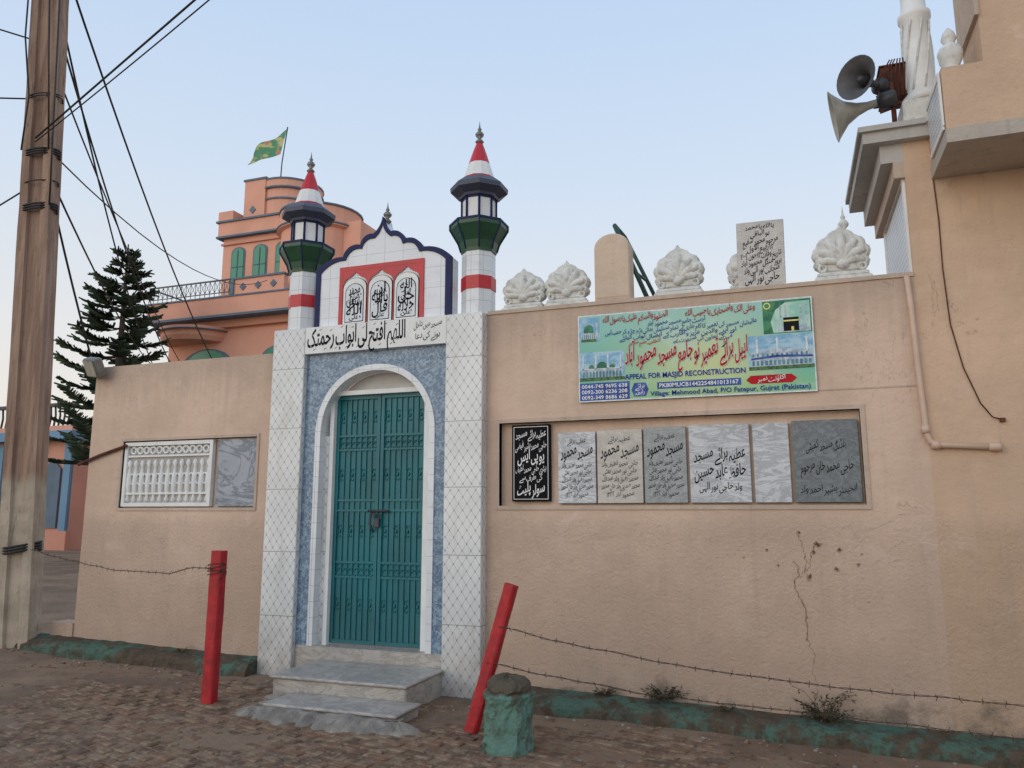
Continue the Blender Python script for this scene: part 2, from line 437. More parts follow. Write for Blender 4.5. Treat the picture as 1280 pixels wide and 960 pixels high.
mb=MB()
def kerb(x0,x1):
    n=int((x1-x0)/.06); rows=[]
    for i in range(n+1):
        x=x0+(x1-x0)*i/n; g=gz(x); w=.035*noise.noise(Vector((x*2.3,0,0)))+.03*noise.noise(Vector((x*8,1,0))); w2=.03*noise.noise(Vector((x*6,5,0)))+.02*noise.noise(Vector((x*15,5,0)))
        rows.append([(x,-.33+w*1.4,g-.08),(x,-.31+w*1.5+w2,g+.05+w*.5),(x,-.26+w*1.2,g+.095+w*.7+w2*.6),(x,-.19+w,g+.115+w2*.8),(x,-.10+w*.6,g+.12+w*.5),(x,-.02,g+.13+w*.4),(x,.02,g+.13),(x,.02,g-.08)])
    vs=[p for r in rows for p in r]
    mb.add(vs,[(i*8+k,(i+1)*8+k,(i+1)*8+k+1,i*8+k+1) for i in range(n) for k in range(7)],m_kerb,False)
    mb.add(rows[0],[tuple(range(8))],m_kerb); mb.add(rows[-1],[tuple(range(7,-1,-1))],m_kerb)
kerb(-9.2,-4.97); kerb(-2.63,5)
structure('kerb',mb)

# ================================================================ LEFT BOUNDARY WALL
def wall_with_recess(x0,x1,y0,y1,z0,z1,rx0,rx1,rz0,rz1,rd,m):
    mb=MB()
    mb.box(x0,rx0,y0,y1,z0,z1,m); mb.box(rx1,x1,y0,y1,z0,z1,m)
    mb.box(rx0,rx1,y0,y1,z0,rz0,m); mb.box(rx0,rx1,y0,y1,rz1,z1,m)
    mb.box(rx0,rx1,y0+rd,y1,rz0,rz1,m); return mb
def frame(x0,x1,z0,z1,w,y0,y1,m,mb):
    mb.box(x0-w,x0,y0,y1,z0-w,z1+w,m); mb.box(x1,x1+w,y0,y1,z0-w,z1+w,m)
    mb.box(x0,x1,y0,y1,z1,z1+w,m); mb.box(x0,x1,y0,y1,z0-w,z0,m)

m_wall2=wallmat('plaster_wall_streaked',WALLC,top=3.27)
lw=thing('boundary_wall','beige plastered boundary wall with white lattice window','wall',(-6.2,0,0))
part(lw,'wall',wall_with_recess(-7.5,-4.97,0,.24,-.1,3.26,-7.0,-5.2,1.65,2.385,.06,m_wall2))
mb=MB(); mb.box(-7.82,-7.5,-.02,.2,-.1,.40,m_wall); part(lw,'footing',mb)
mb=MB(); frame(-7.0,-5.2,1.65,2.385,.03,-.012,.05,m_cap,mb); part(lw,'window_surround',mb)
mb=MB(); L,R_,B,T=-6.98,-5.77,1.665,2.37
frame(L+.04,R_-.04,B+.04,T-.04,.04,.0,.05,m_white,mb)
mb.box(L+.04,R_-.04,.04,.058,B+.04,T-.04,plain('jali_back',lin((184,180,174)),.9))
n=12
for i in range(n+1):
    x=L+.06+(R_-L-.12)*i/n
    pr=[(.016,0),(.034,.02),(.018,.06),(.028,.12),(.038,.2),(.028,.3),(.016,.38),(.034,.42),(.014,.46)]
    mb.lathe([(r*.9,h) for r,h in pr],m_white,(x,.034,B+.05),n=8)
    if i<n:
        xc=x+(R_-L-.12)/n/2
        mb.ring((xc,.03,T-.09),.036,.014,m_white,n=10,k=5); mb.ring((xc,.03,B+.30),.03,.011,m_white,n=10,k=5,sz=1.9)
mb.box(L+.04,R_-.04,.01,.045,T-.165,T-.145,m_white); mb.box(L+.04,R_-.04,.01,.045,B+.13,B+.15,m_white)
part(lw,'lattice_window',mb)
mb=MB(); mb.box(-5.71,-5.215,.02,.055,1.665,2.37,m_marble2); part(lw,'marble_slab',mb)
mb=MB(); mb.tube([(-7.62,-.03,2.14),(-7.3,-.03,2.24),(-6.93,-.03,2.335)],.018,m_rust); part(lw,'rusty_bar',mb)

fl=MB(); Mr=Matrix.Translation((-7.40,-.12,3.24))@Matrix.Rotation(.5,4,'X')@Matrix.Rotation(-.35,4,'Z')
fl.cbox(-.14,.14,-.06,.05,-.11,.11,m_metal,.015,Mr); fl.box(-.12,.12,-.066,-.062,-.09,.09,m_horn,Mr); fl.tube([(-7.42,-.08,3.24),(-7.42,0.02,3.2)],.014,m_metal)
thing('floodlight','small grey floodlight mounted on beige boundary wall','floodlight',(-7.42,0,3.2),fl)

# ================================================================ GATEWAY
gw=thing('gateway','white and blue tiled mosque gateway with teal door','gateway',(-3.8,0,0))
YP=-.12
for a,b in ((-4.97,-4.585),(-3.005,-2.63)):
    mb=MB(); mb.cbox(a,b,YP,.26,-.1,3.47,m_dtile,.006); part(gw,'pilaster',mb)
XC=-3.79
def arch(hw,rise,spring,n=32,e=2.15):
    pts=[]
    for i in range(n+1):
        t=math.pi*(1-i/n); c,s_=math.cos(t),math.sin(t)
        pts.append((XC+hw*math.copysign(abs(c)**(2/e),c),spring+rise*abs(s_)**(2/e)))
    return pts
SPR=2.36
ao=arch(.66,.69,SPR); ai=arch(.60,.63,SPR)
mb=MB()
mb.box(-4.585,-4.45,-.06,.12,-.1,3.19,m_btile); mb.box(-3.13,-3.005,-.06,.12,-.1,3.19,m_btile)
top=[(p[0],3.19) for p in ao]; mb.strip(ao,top,-.06,m_btile)
part(gw,'arch_surround',mb,'blue mottled tile surround with arched opening')
mb=MB()
mb.strip(ao,ai,-.072,m_wtile,.10)
mb.box(-4.45,-4.39,-.072,.10,.34,SPR,m_wtile); mb.box(-3.19,-3.13,-.072,.10,.34,SPR,m_wtile)
mb.box(-4.39,-4.345,.02,.12,.34,SPR,m_dtile); mb.box(-3.235,-3.19,.02,.12,.34,SPR,m_dtile)
part(gw,'arch_band',mb)
# plain pale lunette above the lintel
mb=MB(); m_fan=plain('lunette_plaster',lin((196,194,188)),.7,.08,6,.1,dirt=.25,dirtcol=(.3,.27,.24))
lo=[(p[0],SPR) for p in ai]; mb.strip(ai,lo,.1145,m_fan)
part(gw,'tympanum',mb)
mb=MB(); mb.box(-4.345,-4.30,.03,.13,.34,2.815,m_white); mb.box(-3.29,-3.235,.03,.13,.34,2.815,m_white); mb.box(-4.30,-3.29,.03,.13,2.77,2.815,m_white)
part(gw,'door_frame',mb)
mb=MB(); mb.box(-4.583,-3.007,-.065,.13,-.1,.34,m_stepm); part(gw,'threshold',mb)
dr=MB(); dr.box(-4.3,-3.29,.104,.112,.35,2.77,m_teal)
door=part(gw,'door',dr,'teal painted steel double door with scroll grille')
for x0,x1 in ((-4.298,-3.80),(-3.79,-3.292)):
    mb=MB()
    z0,z1=.355,2.765; w=.035
    mb.box(x0,x0+w,.082,.1035,z0,z1,m_teal); mb.box(x1-w,x1,.082,.1035,z0,z1,m_teal)
    mb.box(x0+w,x1-w,.082,.1035,z0,z0+w,m_teal); mb.box(x0+w,x1-w,.082,.1035,z1-w,z1,m_teal)
    for zz in (.98,1.12,1.62,1.72,2.22,2.36): mb.box(x0+w,x1-w,.088,.1035,zz-.01,zz+.01,m_teal)
    nb=7
    for i in range(1,nb):
        x=x0+w+(x1-x0-2*w)*i/nb; mb.box(x-.005,x+.005,.09,.1,z0+w,z1-w,m_teal)
    for zc in (.72,1.05,1.42,1.97,2.29,2.55):
        for i in range(nb):
            x=x0+w+(x1-x0-2*w)*(i+.5)/nb
            if zc in (1.05,2.29):
                mb.ring((x,.096,zc+.03),.026,.005,m_teal,n=10,k=5); mb.ring((x,.096,zc-.03),.026,.005,m_teal,n=10,k=5)
            elif i%2==0:
                mb.ring((x,.096,zc),.026,.004,m_teal,n=10,k=5,sz=2.2)
                mb.ell((x,.096,zc),(.012,.008,.02),m_teal)
    part(door,'door_leaf',mb)
mb=MB(); mb.tube([(-3.9,.07,1.615),(-3.68,.07,1.615)],.013,m_darkmetal); mb.box(-3.82,-3.77,.05,.075,1.46,1.54,m_darkmetal)
mb.ring((-3.795,.06,1.56),.03,.008,m_darkmetal,n=12); mb.tube([(-3.86,.06,1.6),(-3.86,.03,1.5),(-3.83,.05,1.42)],.012,m_darkmetal)
part(door,'padlock',mb)

mb=MB(); mb.box(-4.583,-3.007,-.115,.1,3.195,3.47,m_white)
ip=part(gw,'inscription_panel',mb,'white panel with black arabic inscription')
mb=MB()
text(mb,'اللهم افتح لی ابواب رحمتک',-4.0,-.1165,3.275,.165,m_ink,w=1.12,urdu=True,bold=.018,slant=.05)
for i in range(16):
    x=-4.5+1.0*(i+.5)/16; z=3.425+.012*((i*7)%3-1) if i%2 else 3.225
    mb.add([(x-.014,-.1166,z),(x+.012,-.1166,z+.016),(x+.014,-.1166,z+.022),(x-.014,-.1166,z+.007)],[(0,1,2,3)],m_ink)
text(mb,'مسجد میں داخل',-3.2,-.1165,3.37,.055,m_ink,w=.3,urdu=True,bold=.005)
text(mb,'ہونے کی دعا',-3.2,-.1165,3.26,.055,m_ink,w=.26,urdu=True,bold=.005)
part(ip,'lettering',mb)

CX=XC+.03
def crest():
    half=[]
    def arc(p0,p1,b,n=9):
        (x0,z0),(x1,z1)=p0,p1; o=[]
        dx,dz=x1-x0,z1-z0; L_=math.hypot(dx,dz); nxn,nzn=-dz/L_,dx/L_
        for i in range(n):
            t=i/n; k=math.sin(math.pi*t)**.8*b; o.append((x0+dx*t+nxn*k,z0+dz*t+nzn*k))
        return o
    half+=[(-.76,3.47),(-.76,4.08)]
    half+=arc((-.76,4.08),(-.45,4.20),.04)
    half+=arc((-.45,4.20),(-.25,4.31),.05)
    half+=arc((-.25,4.31),(-.10,4.41),.04)
    half+=arc((-.10,4.41),(0,4.58),-.022,6)
    return [(CX+p[0],p[1]) for p in half]+[(CX,4.58)]+[(CX-p[0],p[1]) for p in reversed(half)]
cr=crest()
def inner(pts,w):
    return [(CX+(p[0]-CX)*(1-w/.76), 3.47+(p[1]-3.47)*(1-w) if p[1]>3.5 else p[1]) for p in pts]
mb=MB(); mb.prism(list(reversed(cr)),-.05,.14,m_ctile); cp=part(gw,'crest_panel',mb)
mb=MB(); inn=inner(cr,.048); out=inner(cr,-.006); mb.strip(out,inn,-.064,m_navy,-.0)
part(cp,'border',mb)
mb=MB(); fx0,fx1,fz0,fz1=-4.24,-3.28,3.475,4.09
fb=.04
mb.box(fx0,fx0+fb,-.064,-.05,fz0,fz1,m_red); mb.box(fx1-fb,fx1,-.064,-.05,fz0,fz1,m_red)
mb.box(fx0+fb,fx1-fb,-.064,-.05,fz1-.045,fz1,m_red)
cells=[]
for i in range(3):
    a=fx0+fb+i*((fx1-fx0-2*fb)/3); b=a+(fx1-fx0-2*fb)/3; cells.append((a,b))
    hw=(b-a)/2-.005; cx=(a+b)/2; n=14
    ar=[]; tp=[]
    for k in range(n+1):
        t=math.pi*(1-k/n); xx=cx+hw*math.cos(t); zz=3.865+.12*(max(0,math.sin(t))**.75)+.04*max(0,1-abs(math.cos(t))*3)
        ar.append((xx,zz)); tp.append((xx,fz1-.045))
    mb.strip(ar,tp,-.062,m_red)
    for e in (a,b-.005): mb.box(e,e+.005,-.062,-.05,fz0,fz1-.045,m_red)
part(cp,'red_frame',mb)
m_cal=plain('calligraphy_white',lin((214,220,224)),.4,.08,30,0)
words=[('محمد','رسول','الله'),('ان','یا الله','قال'),('الله','جل','جلاله')]
for (a,b),wd in zip(cells,words):
    cx=(a+b)/2; mb=MB()
    def ov(hw,z0,z1,n=10):
        pts=[(cx-hw,z0),(cx+hw,z0)]
        for k in range(n+1):
            t=math.pi*k/n; pts.append((cx+hw*math.cos(t),z1-.10+.10*math.sin(t)))
        return pts
    mb.prism(ov(.136,3.480,3.965),-.066,-.05,m_inkgrey); mb.prism(ov(.131,3.485,3.960),-.068,-.05,m_white)
    mb.prism(ov(.108,3.500,3.905),-.070,-.05,m_ink); mb.prism(ov(.101,3.507,3.898),-.072,-.05,m_cal)
    for wz,wh,ww,wt,sl in ((3.79,.09,.13,wd[0],.1),(3.68,.12,.18,wd[1],-.1),(3.57,.11,.175,wd[2],.15),(3.72,.075,.11,'صلی',.3),(3.53,.05,.11,'علی',0)):
        text(mb,wt,cx,-.074,wz,wh,m_ink,w=ww,urdu=True,bold=.012,slant=sl)
    for k in range(18):
        dx,dz=random.uniform(-.082,.082),random.uniform(.02,.33); r=random.choice((.005,.008))
        mb.add([(cx+dx-r,-.0745,3.52+dz),(cx+dx,-.0745,3.52+dz-r),(cx+dx+r,-.0745,3.52+dz),(cx+dx,-.0745,3.52+dz+r)],[(0,1,2,3)],m_ink)
    part(cp,'calligraphy_plaque',mb)
FIN=[(.03,0),(.045,.02),(.03,.04),(.015,.06),(.04,.09),(.045,.11),(.03,.135),(.012,.15),(.022,.17),(.01,.19),(.004,.24),(.001,.27)]
mb=MB(); mb.lathe([(r,h*.85) for r,h in FIN],m_metal,(CX,.04,4.55),n=12); part(gw,'finial',mb)

m_slate=plain('dark_slate',lin((70,76,94)),.5)
def minaret(cx,cy):
    n=8; ph=math.pi/8
    mn=MB(); mn.lathe([(.165,3.47),(.165,3.72)],m_wtile,(cx,cy,0),n=n,smooth=False,phase=ph)
    mn.lathe([(.172,3.72),(.172,3.85)],m_red,(cx,cy,0),n=n,smooth=False,phase=ph)
    mn.lathe([(.165,3.85),(.165,4.1)],m_wtile,(cx,cy,0),n=n,smooth=False,phase=ph)
    P_=part(gw,'minaret',mn,'slender minaret with red band, green corbel and striped spire')
    mb=MB(); mb.lathe([(.175,4.1),(.18,4.13),(.20,4.2),(.285,4.345),(.285,4.40)],m_green,(cx,cy,0),n=n,smooth=False,phase=ph)
    for i in range(8):
        t=ph+i*math.pi/4; mb.tube([(cx+r*math.cos(t),cy+r*math.sin(t),z) for r,z in ((.18,4.12),(.205,4.2),(.29,4.345),(.29,4.4))],.007,m_navy,5)
    mb.lathe([(.292,4.385),(.292,4.405)],m_navy,(cx,cy,0),n=n,smooth=False,phase=ph)
    part(P_,'corbel',mb)
    mb=MB(); mb.lathe([(.165,4.4),(.165,4.67)],m_white,(cx,cy,0),n=n,smooth=False,phase=ph)
    for i in range(8):
        t=ph+i*math.pi/4; mb.tube([(cx+.17*math.cos(t),cy+.17*math.sin(t),z) for z in (4.4,4.67)],.012,m_navy,6)
    mb.lathe([(.176,4.405),(.176,4.42)],m_navy,(cx,cy,0),n=n,smooth=False,phase=ph); mb.lathe([(.175,4.645),(.175,4.67)],m_navy,(cx,cy,0),n=n,smooth=False,phase=ph)
    part(P_,'gallery',mb)
    mb=MB(); mb.lathe([(.19,4.665),(.20,4.69),(.285,4.735),(.29,4.78),(.19,4.86)],m_slate,(cx,cy,0),n=n,smooth=False,phase=ph); part(P_,'roof',mb)
    mb=MB(); H0,H1=4.86,5.30
    def rr(z): 
        t=(z-H0)/(H1-H0); return .145*(1-t)**.9+.02
    def seg(a,b,m): mb.lathe([(rr(a+(b-a)*k/3),a+(b-a)*k/3) for k in range(4)],m,(cx,cy,0),n=12,phase=0,smooth=False)
    seg(4.86,4.885,m_red); seg(4.885,5.04,m_white); seg(5.04,5.29,m_red)
    part(P_,'spire',mb)
    mb=MB(); mb.lathe([(r,h*.9) for r,h in FIN],m_metal,(cx,cy,5.27),n=12); part(P_,'finial',mb)
minaret(-4.745,.07); minaret(-2.75,.07)

st=thing('entrance_steps','grey marble doorsteps with rough concrete edge','steps',(-3.6,-.5,0))
mb=MB(); mb.cbox(-4.28,-3.0,-.80,-.067,-.02,.2,m_stepm,.012); mb.cbox(-4.30,-2.98,-.83,-.066,.2,.225,m_stepm,.008); part(st,'upper_step',mb)
mb=MB(); mb.cbox(-4.04,-2.88,-1.20,-.80,-.05,.075,m_stepm,.012); mb.cbox(-4.06,-2.86,-1.22,-.80,.075,.10,m_stepm,.008); part(st,'lower_step',mb)
mb=MB(); n=110; rows=[]
path=[]
for i in range(n+1):
    t=i/n
    if t<.2: path.append((-4.24,-.86-(t/.2)*.36,(-1,0)))
    elif t<.3: 
        a=(t-.2)/.1*math.pi/2; path.append((-4.10-.14*math.cos(a),-1.22-.14*math.sin(a),(-math.cos(a),-math.sin(a))))
    elif t<.85: path.append((-4.10+(t-.3)/.55*1.28,-1.36,(0,-1)))
    else:
        a=(t-.85)/.15*math.pi/2; path.append((-2.82+.1*math.sin(a),-1.26-.10*math.cos(a),(math.sin(a),-math.cos(a))))
for i,(x,y,(nx_,ny_)) in enumerate(path):
    w=.06*noise.noise(Vector((x*4,y*4,0)))+.05*noise.noise(Vector((x*13,y*13,3)))
    w3=.03*noise.noise(Vector((x*18,y*18,9)))
    def off(d,z): return (x+nx_*d,y+ny_*d,z)
    rows.append([off(-.22,.07),off(-.10,.076+w*.3),off(-.03+w,.06+w*.5+w3),off(.05+w+w3,.035+w*.3),off(.10+w*1.3,.005+w3),off(.13+w*1.5,-.06)])
mb.add([p for r in rows for p in r],[(i*6+k,(i+1)*6+k,(i+1)*6+k+1,i*6+k+1) for i in range(n) for k in range(5)],m_greyconc)
part(st,'rough_edge',mb)

# ================================================================ RIGHT BOUNDARY WALL
rw=thing('boundary_wall','beige plastered boundary wall with recessed marble plaques','wall',(-.8,0,0))
part(rw,'wall',wall_with_recess(-2.63,1.03,0,.24,-.2,3.46,-2.5,.56,1.66,2.415,.07,m_wall))
mb=MB(); mb.box(-2.628,1.028,-.014,.25,3.46,3.495,m_cap); part(rw,'coping',mb)
mb=MB(); frame(-2.5,.56,1.66,2.415,.035,-.012,.06,m_cap,mb); part(rw,'recess_surround',mb)
def plaque(x0,x1,z0,z1,m,lines,ink,label,y=.02,border=None):
    mb=MB(); mb.cbox(x0,x1,y,.068,z0,z1,m,.003)
    if border: frame(x0+.022,x1-.022,z0+.022,z1-.022,.005,y-.001,y+.002,border,mb)
    p=part(rw,'plaque',mb,label)
    t=MB(); cx=(x0+x1)/2; w=x1-x0
    for s_,zz,h,fw,b in lines:
        text(t,s_,cx,y-.0015,z0+(z1-z0)*zz,h,ink,w=w*fw,urdu=True,bold=b)
    part(p,'lettering',t)
plaque(-2.385,-2.02,1.70,2.395,m_black,[('عطیہ برائے مسجد',.83,.06,.8,.008),('حاجی محمد بشیر فیضی',.68,.055,.82,.008),('یو پی ایس',.52,.085,.7,.016),('بیٹری حاجی محمد لطیف',.38,.05,.8,.006),('کی طرف سے',.27,.045,.6,.006),('سولر پلیٹ',.10,.08,.72,.016)],m_inkw,'black stone plaque with white urdu writing',border=m_inkw)
small=[('عطیہ برائے',.84,.04,.5,.004),('مسجد محمود',.65,.095,.85,.014),('حاجی محمد لطیف ولد',.50,.04,.8,.002),('حاجی نور محمد بھٹی',.40,.04,.75,.002),('محمد رفیق ولد عبداللہ',.30,.04,.8,.002),('محمد صدیق ولد خان محمد',.20,.04,.85,.002),('محمود آباد ۱۴۳۵',.09,.04,.6,.002)]
plaque(-1.945,-1.60,1.68,2.31,m_marble,small,m_ink,'white marble plaque with dark urdu writing')
plaque(-1.585,-1.185,1.68,2.32,m_marble3,small,m_inkgrey,'cream marble plaque with faded urdu writing')
plaque(-1.17,-.81,1.68,2.33,m_marble4,small,m_ink,'grey marble plaque with urdu writing')
plaque(-.785,-.292,1.68,2.335,m_marble,[('عطیہ برائے مسجد',.55,.085,.85,.014),('حافظ عابد حسین',.33,.09,.85,.016),('ولد حاجی نور الہی',.16,.052,.7,.010)],m_ink,'white marble plaque with bold black urdu writing')
mb=MB(); mb.cbox(-.265,.017,.02,.068,1.68,2.33,m_marble,.003); part(rw,'marble_slab',mb)
plaque(.045,.54,1.68,2.34,m_marble6,[('بلڈنگ مسجد کمیٹی',.64,.06,.6,.006),('حاجی محمد خان مرحوم',.38,.07,.8,.008),('انجینئر بشیر احمد ولد',.12,.05,.85,.006)],m_ink,'dark grey marble plaque with black urdu writing')
m_chip=plain('exposed_plaster',lin((168,142,122)),.95,.3,30,.9,60)
m_chip2=plain('deep_chip',lin((100,82,70)),.95,.3,30,.9,60)
def blot(mb,cx,cz,r,m,y=-.003,sx=1,sz=1,sd=0):
    n=24; pts=[]
    for k in range(n):
        t=2*math.pi*k/n; rr=r*(.75+.7*noise.noise(Vector((cx*7+math.cos(t)*1.3,cz*7+math.sin(t)*1.3,sd))))
        pts.append((cx+rr*sx*math.cos(t),y,cz+rr*sz*math.sin(t)))
    mb.add(pts,[tuple(range(n))],m)
def crack(mb,pts,w,m=None,y=-.002):
    P=[]
    for i in range(len(pts)-1):
        a,b=pts[i],pts[i+1]
        for k in range(12):
            t=k/12; x=a[0]+(b[0]-a[0])*t; z=a[1]+(b[1]-a[1])*t
            P.append((x+.03*noise.noise(Vector((x*9,z*9,3)))+.02*noise.noise(Vector((x*34,z*34,3))),z))
    for i in range(len(P)-1):
        a,b=P[i],P[i+1]; f=lambda j: w*max(.08,(.1+2.2*abs(noise.noise(Vector((j*.45,w*900,2))))))
        mb.add([(a[0]-f(i),y,a[1]),(a[0]+f(i),y,a[1]),(b[0]+f(i+1),y,b[1]),(b[0]-f(i+1),y,b[1])],[(0,1,2,3)],m or m_chip2)
mb=MB(); crack(mb,[(.05,1.46),(.07,1.33),(.08,1.2),(.04,1.08)],.003); part(rw,'plaster_crack',mb)
mb=MB(); crack(mb,[(.00,1.22),(.02,1.12),(.01,1.0),(.045,.85),(.06,.7)],.010,m_chip); crack(mb,[(.00,1.22),(.02,1.12),(.01,1.0),(.045,.85),(.06,.7),(.10,.5),(.11,.3),(.09,.1)],.0035,None,-.004); part(rw,'plaster_crack',mb)
mb=MB(); crack(mb,[(.07,1.12),(.12,1.2),(.16,1.3),(.18,1.38)],.0028); part(rw,'plaster_crack',mb)
for cx,cz,r,sx in ((.05,1.44,.020,1),(.18,1.35,.032,1.3),(.34,1.31,.028,.9),(.47,1.2,.018,1),(.31,1.16,.024,1.2),(-.2,1.3,.017,1),(-.12,1.18,.014,1.2),(.11,1.10,.036,.8),(-.38,1.24,.010,1),(.50,1.28,.012,1),(.15,1.29,.024,.8),(.06,.62,.014,.7)):
    mb=MB(); blot(mb,cx,cz,r,m_chip,sd=1,sx=sx); blot(mb,cx+.003,cz+.004,r*.55,m_chip2,y=-.005,sd=2,sx=sx); part(rw,'plaster_chip',mb)
mb=MB(); crack(mb,[(1.0,.47),(1.25,.42),(1.5,.43)],.002); part(rw,'plaster_crack',mb)
mb=MB(); mb.box(.27,1.0,-.006,0,2.575,2.588,m_cap); part(rw,'plaster_ridge',mb)
mb=MB(); crack(mb,[(-7.2,.62),(-7.0,.50),(-6.6,.52),(-6.3,.40)],.004,m_chip); part(lw,'plaster_crack',mb)

# banner
def bannermat():
    t=NT('banner_vinyl',.55)
    fx=t.ma('DIVIDE',t.ma('ADD',t.x,1.73),1.99,clamp=True); fz=t.ma('DIVIDE',t.ma('SUBTRACT',t.z,2.57),.795,clamp=True)
    c=t.mix(t.ramp(fx,.0,.6),lin((120,192,166)),lin((206,218,160)))
    c=t.mix(t.ramp(fx,.6,1.0),c,lin((120,192,172)))
    c=t.mix(t.ma('MULTIPLY',t.ramp(fz,.4,1.0),.85),c,lin((152,208,200)))
    c=t.mix(t.ma('MULTIPLY',t.ma('SUBTRACT',1.0,t.ramp(fz,.05,.3)),.6),c,lin((144,198,128)))
    c=t.mix(t.ma('MULTIPLY',t.ramp(t.noise(3,4,.6,dist=1),.5,.7),.45),c,lin((196,224,210)))
    t.color(c); t.bump(t.noise(3.0,2,.4),.3,.03); return t.m
bm_=bannermat()
mb=MB(); bx,bz=-1.73,2.57; BW,BH=1.99,.795
mb.box(bx,bx+BW,-.026,-.02,bz,bz+BH,bm_)
bn=thing('banner','printed green and yellow mosque appeal banner tied to wall','banner',(-.73,-.02,2.57),mb)
def pr(name,a,b,scale=14,st=(1,1,1)):
    t=NT(name,.55); t.color(t.mix(t.ramp(t.noise(scale,5,.6,stretch=st),.4,.6),lin(a),lin(b))); return t.m
m_bg=pr('print_green',(24,104,74),(66,140,96)); m_bb=pr('print_blue',(30,64,146),(52,92,170),9)
m_bsky=pr('print_sky',(120,176,208),(176,208,224),8,(1,1,2)); m_bwh=pr('print_white',(206,216,222),(232,236,236),20)
m_bpale=pr('print_pale_green',(150,204,186),(190,224,206),9)
m_bye=pr('print_yellow',(214,204,90),(236,230,130)); m_bgd=pr('print_teal',(60,120,136),(96,150,164)); m_bst=pr('print_stone',(150,170,184),(200,210,214),26); m_btree=pr('print_foliage',(40,84,52),(86,124,74),40)
mb=MB()
def q(u0,u1,v0,v1,m,l=1): mb.box(bx+u0,bx+u1,-.026-.0012*l,-.0258,bz+v0,bz+v1,m)
def poly(pts,m,l=2): mb.add([(bx+u,-.026-.0012*l,bz+v) for u,v in pts],[tuple(range(len(pts)))],m)
def dome(u,v,r,h,m,l=3): poly([(u-r,v)]+[(u-r*math.cos(t)*(1.08 if .3<t<2.8 else 1),v+h*math.sin(t)**.8) for t in [i*math.pi/10 for i in range(1,10)]]+[(u+r,v)],m,l); poly([(u-.002,v+h),(u+.002,v+h),(u,v+h+.03)],m_bye,l)
def tower(u,v0,v1,w,m,l=3):
    poly([(u-w,v0),(u-w*.8,v1-.03),(u-w*1.3,v1-.028),(u-w*1.3,v1-.018),(u-w*.6,v1-.018),(u,v1),(u+w*.6,v1-.018),(u+w*1.3,v1-.018),(u+w*1.3,v1-.028),(u+w*.8,v1-.03),(u+w,v0)],m,l)
q(0,BW,BH-.012,BH,m_bwh); q(0,BW,0,.012,m_bwh); q(0,.01,.012,BH-.012,m_bwh); q(BW-.01,BW,.012,BH-.012,m_bwh)
q(.01,.2,.55,.77,m_bsky); q(.03,.17,.56,.63,m_bst,2); dome(.10,.63,.045,.075,m_bg); q(.03,.17,.55,.572,m_btree,4); tower(.175,.56,.75,.009,m_bst)
for i in range(7): q(.04+i*.018,.047+i*.018,.575,.615,m_bgd,3)
q(.01,.42,.19,.45,m_bsky); q(.03,.40,.215,.30,m_bst,2); q(.03,.40,.293,.302,m_bwh,3)
for i in range(12): poly([(.04+i*.030,.22),(.04+i*.030,.265),(.05+i*.030,.278),(.06+i*.030,.265),(.06+i*.030,.22)],m_bgd,3)
dome(.215,.30,.045,.06,m_bg); dome(.12,.30,.024,.035,m_bg); dome(.31,.30,.024,.035,m_bg)
for u in (.045,.385,.16,.27): tower(u,.29,.43,.007,m_bwh)
q(.01,.42,.19,.218,m_btree,4)
q(1.60,BW-.01,.5,.78,m_bg); poly([(1.68,.505),(1.66,.60),(1.70,.70),(1.78,.76),(1.97,.765),(1.97,.505)],m_bpale,2); q(1.72,1.96,.505,.55,m_bst,3); q(1.76,1.88,.515,.63,m_ink,4); q(1.76,1.88,.595,.608,m_bye,5); q(1.82,1.84,.515,.55,m_bye,5)
for u in (1.74,1.78,1.90,1.94): tower(u,.55,.745,.008,m_bst,3)
poly([(1.635+.03*math.cos(t),.74+.03*math.sin(t)) for t in [i*math.pi/8 for i in range(16)]],m_bye,3); poly([(1.635+.02*math.cos(t),.74+.02*math.sin(t)) for t in [i*math.pi/8 for i in range(16)]],m_bg,4)
q(1.47,BW-.01,.2,.49,m_bsky); poly([(1.49,.225),(1.49,.345),(1.70,.375),(1.97,.35),(1.97,.225)],m_bst); poly([(1.49,.285),(1.49,.30),(1.70,.32),(1.97,.305),(1.97,.288),(1.70,.30)],m_bb,3)
for i in range(14): q(1.497+i*.034,1.517+i*.034,.235,.275,m_bgd,3)
for i in range(12): q(1.50+i*.038,1.515+i*.038,.31,.335,m_bgd,3)
for u in (1.54,1.93,1.70): tower(u,.34,.475,.009,m_bwh)
q(1.47,BW-.01,.2,.228,m_btree,4)
q(.01,.46,.012,.17,m_bb); poly([(.475,.09),(.50,.15),(.60,.15),(.625,.09),(.60,.03),(.50,.03)],m_bb)
q(.70,1.40,.085,.145,m_bb)
poly([(1.48,.155),(1.44,.12),(1.48,.085),(1.80,.085),(1.84,.12),(1.80,.155)],m_inkred)
part(bn,'printed_picture',mb)
mb=MB(); Y=-.0330
def bt(s_,u,v,h,m,w,ur=False,b=0.0,y=None,sl=None): text(mb,s_,bx+u,y or Y,bz+v,h,m,w=w,urdu=ur,bold=b,slant=sl)
bt('APPEAL FOR MASJID RECONSTRUCTION',.93,.185,.048,m_inkblue,1.02,b=.014)
H_='اپیل برائے تعمیر نو جامع مسجد محمود آباد'
bt(H_,.945,.335,.135,m_bwh,1.045,True,.045); bt(H_,.945,.335,.135,m_inkred,1.04,True,.018,y=Y-.001)
bt('0044-745 9695 638',.235,.122,.034,m_inkw,.41,b=.016); bt('0092-300 6236 208',.235,.072,.034,m_inkw,.41,b=.016); bt('0092-349 8686 629',.235,.022,.034,m_inkw,.41,b=.016)
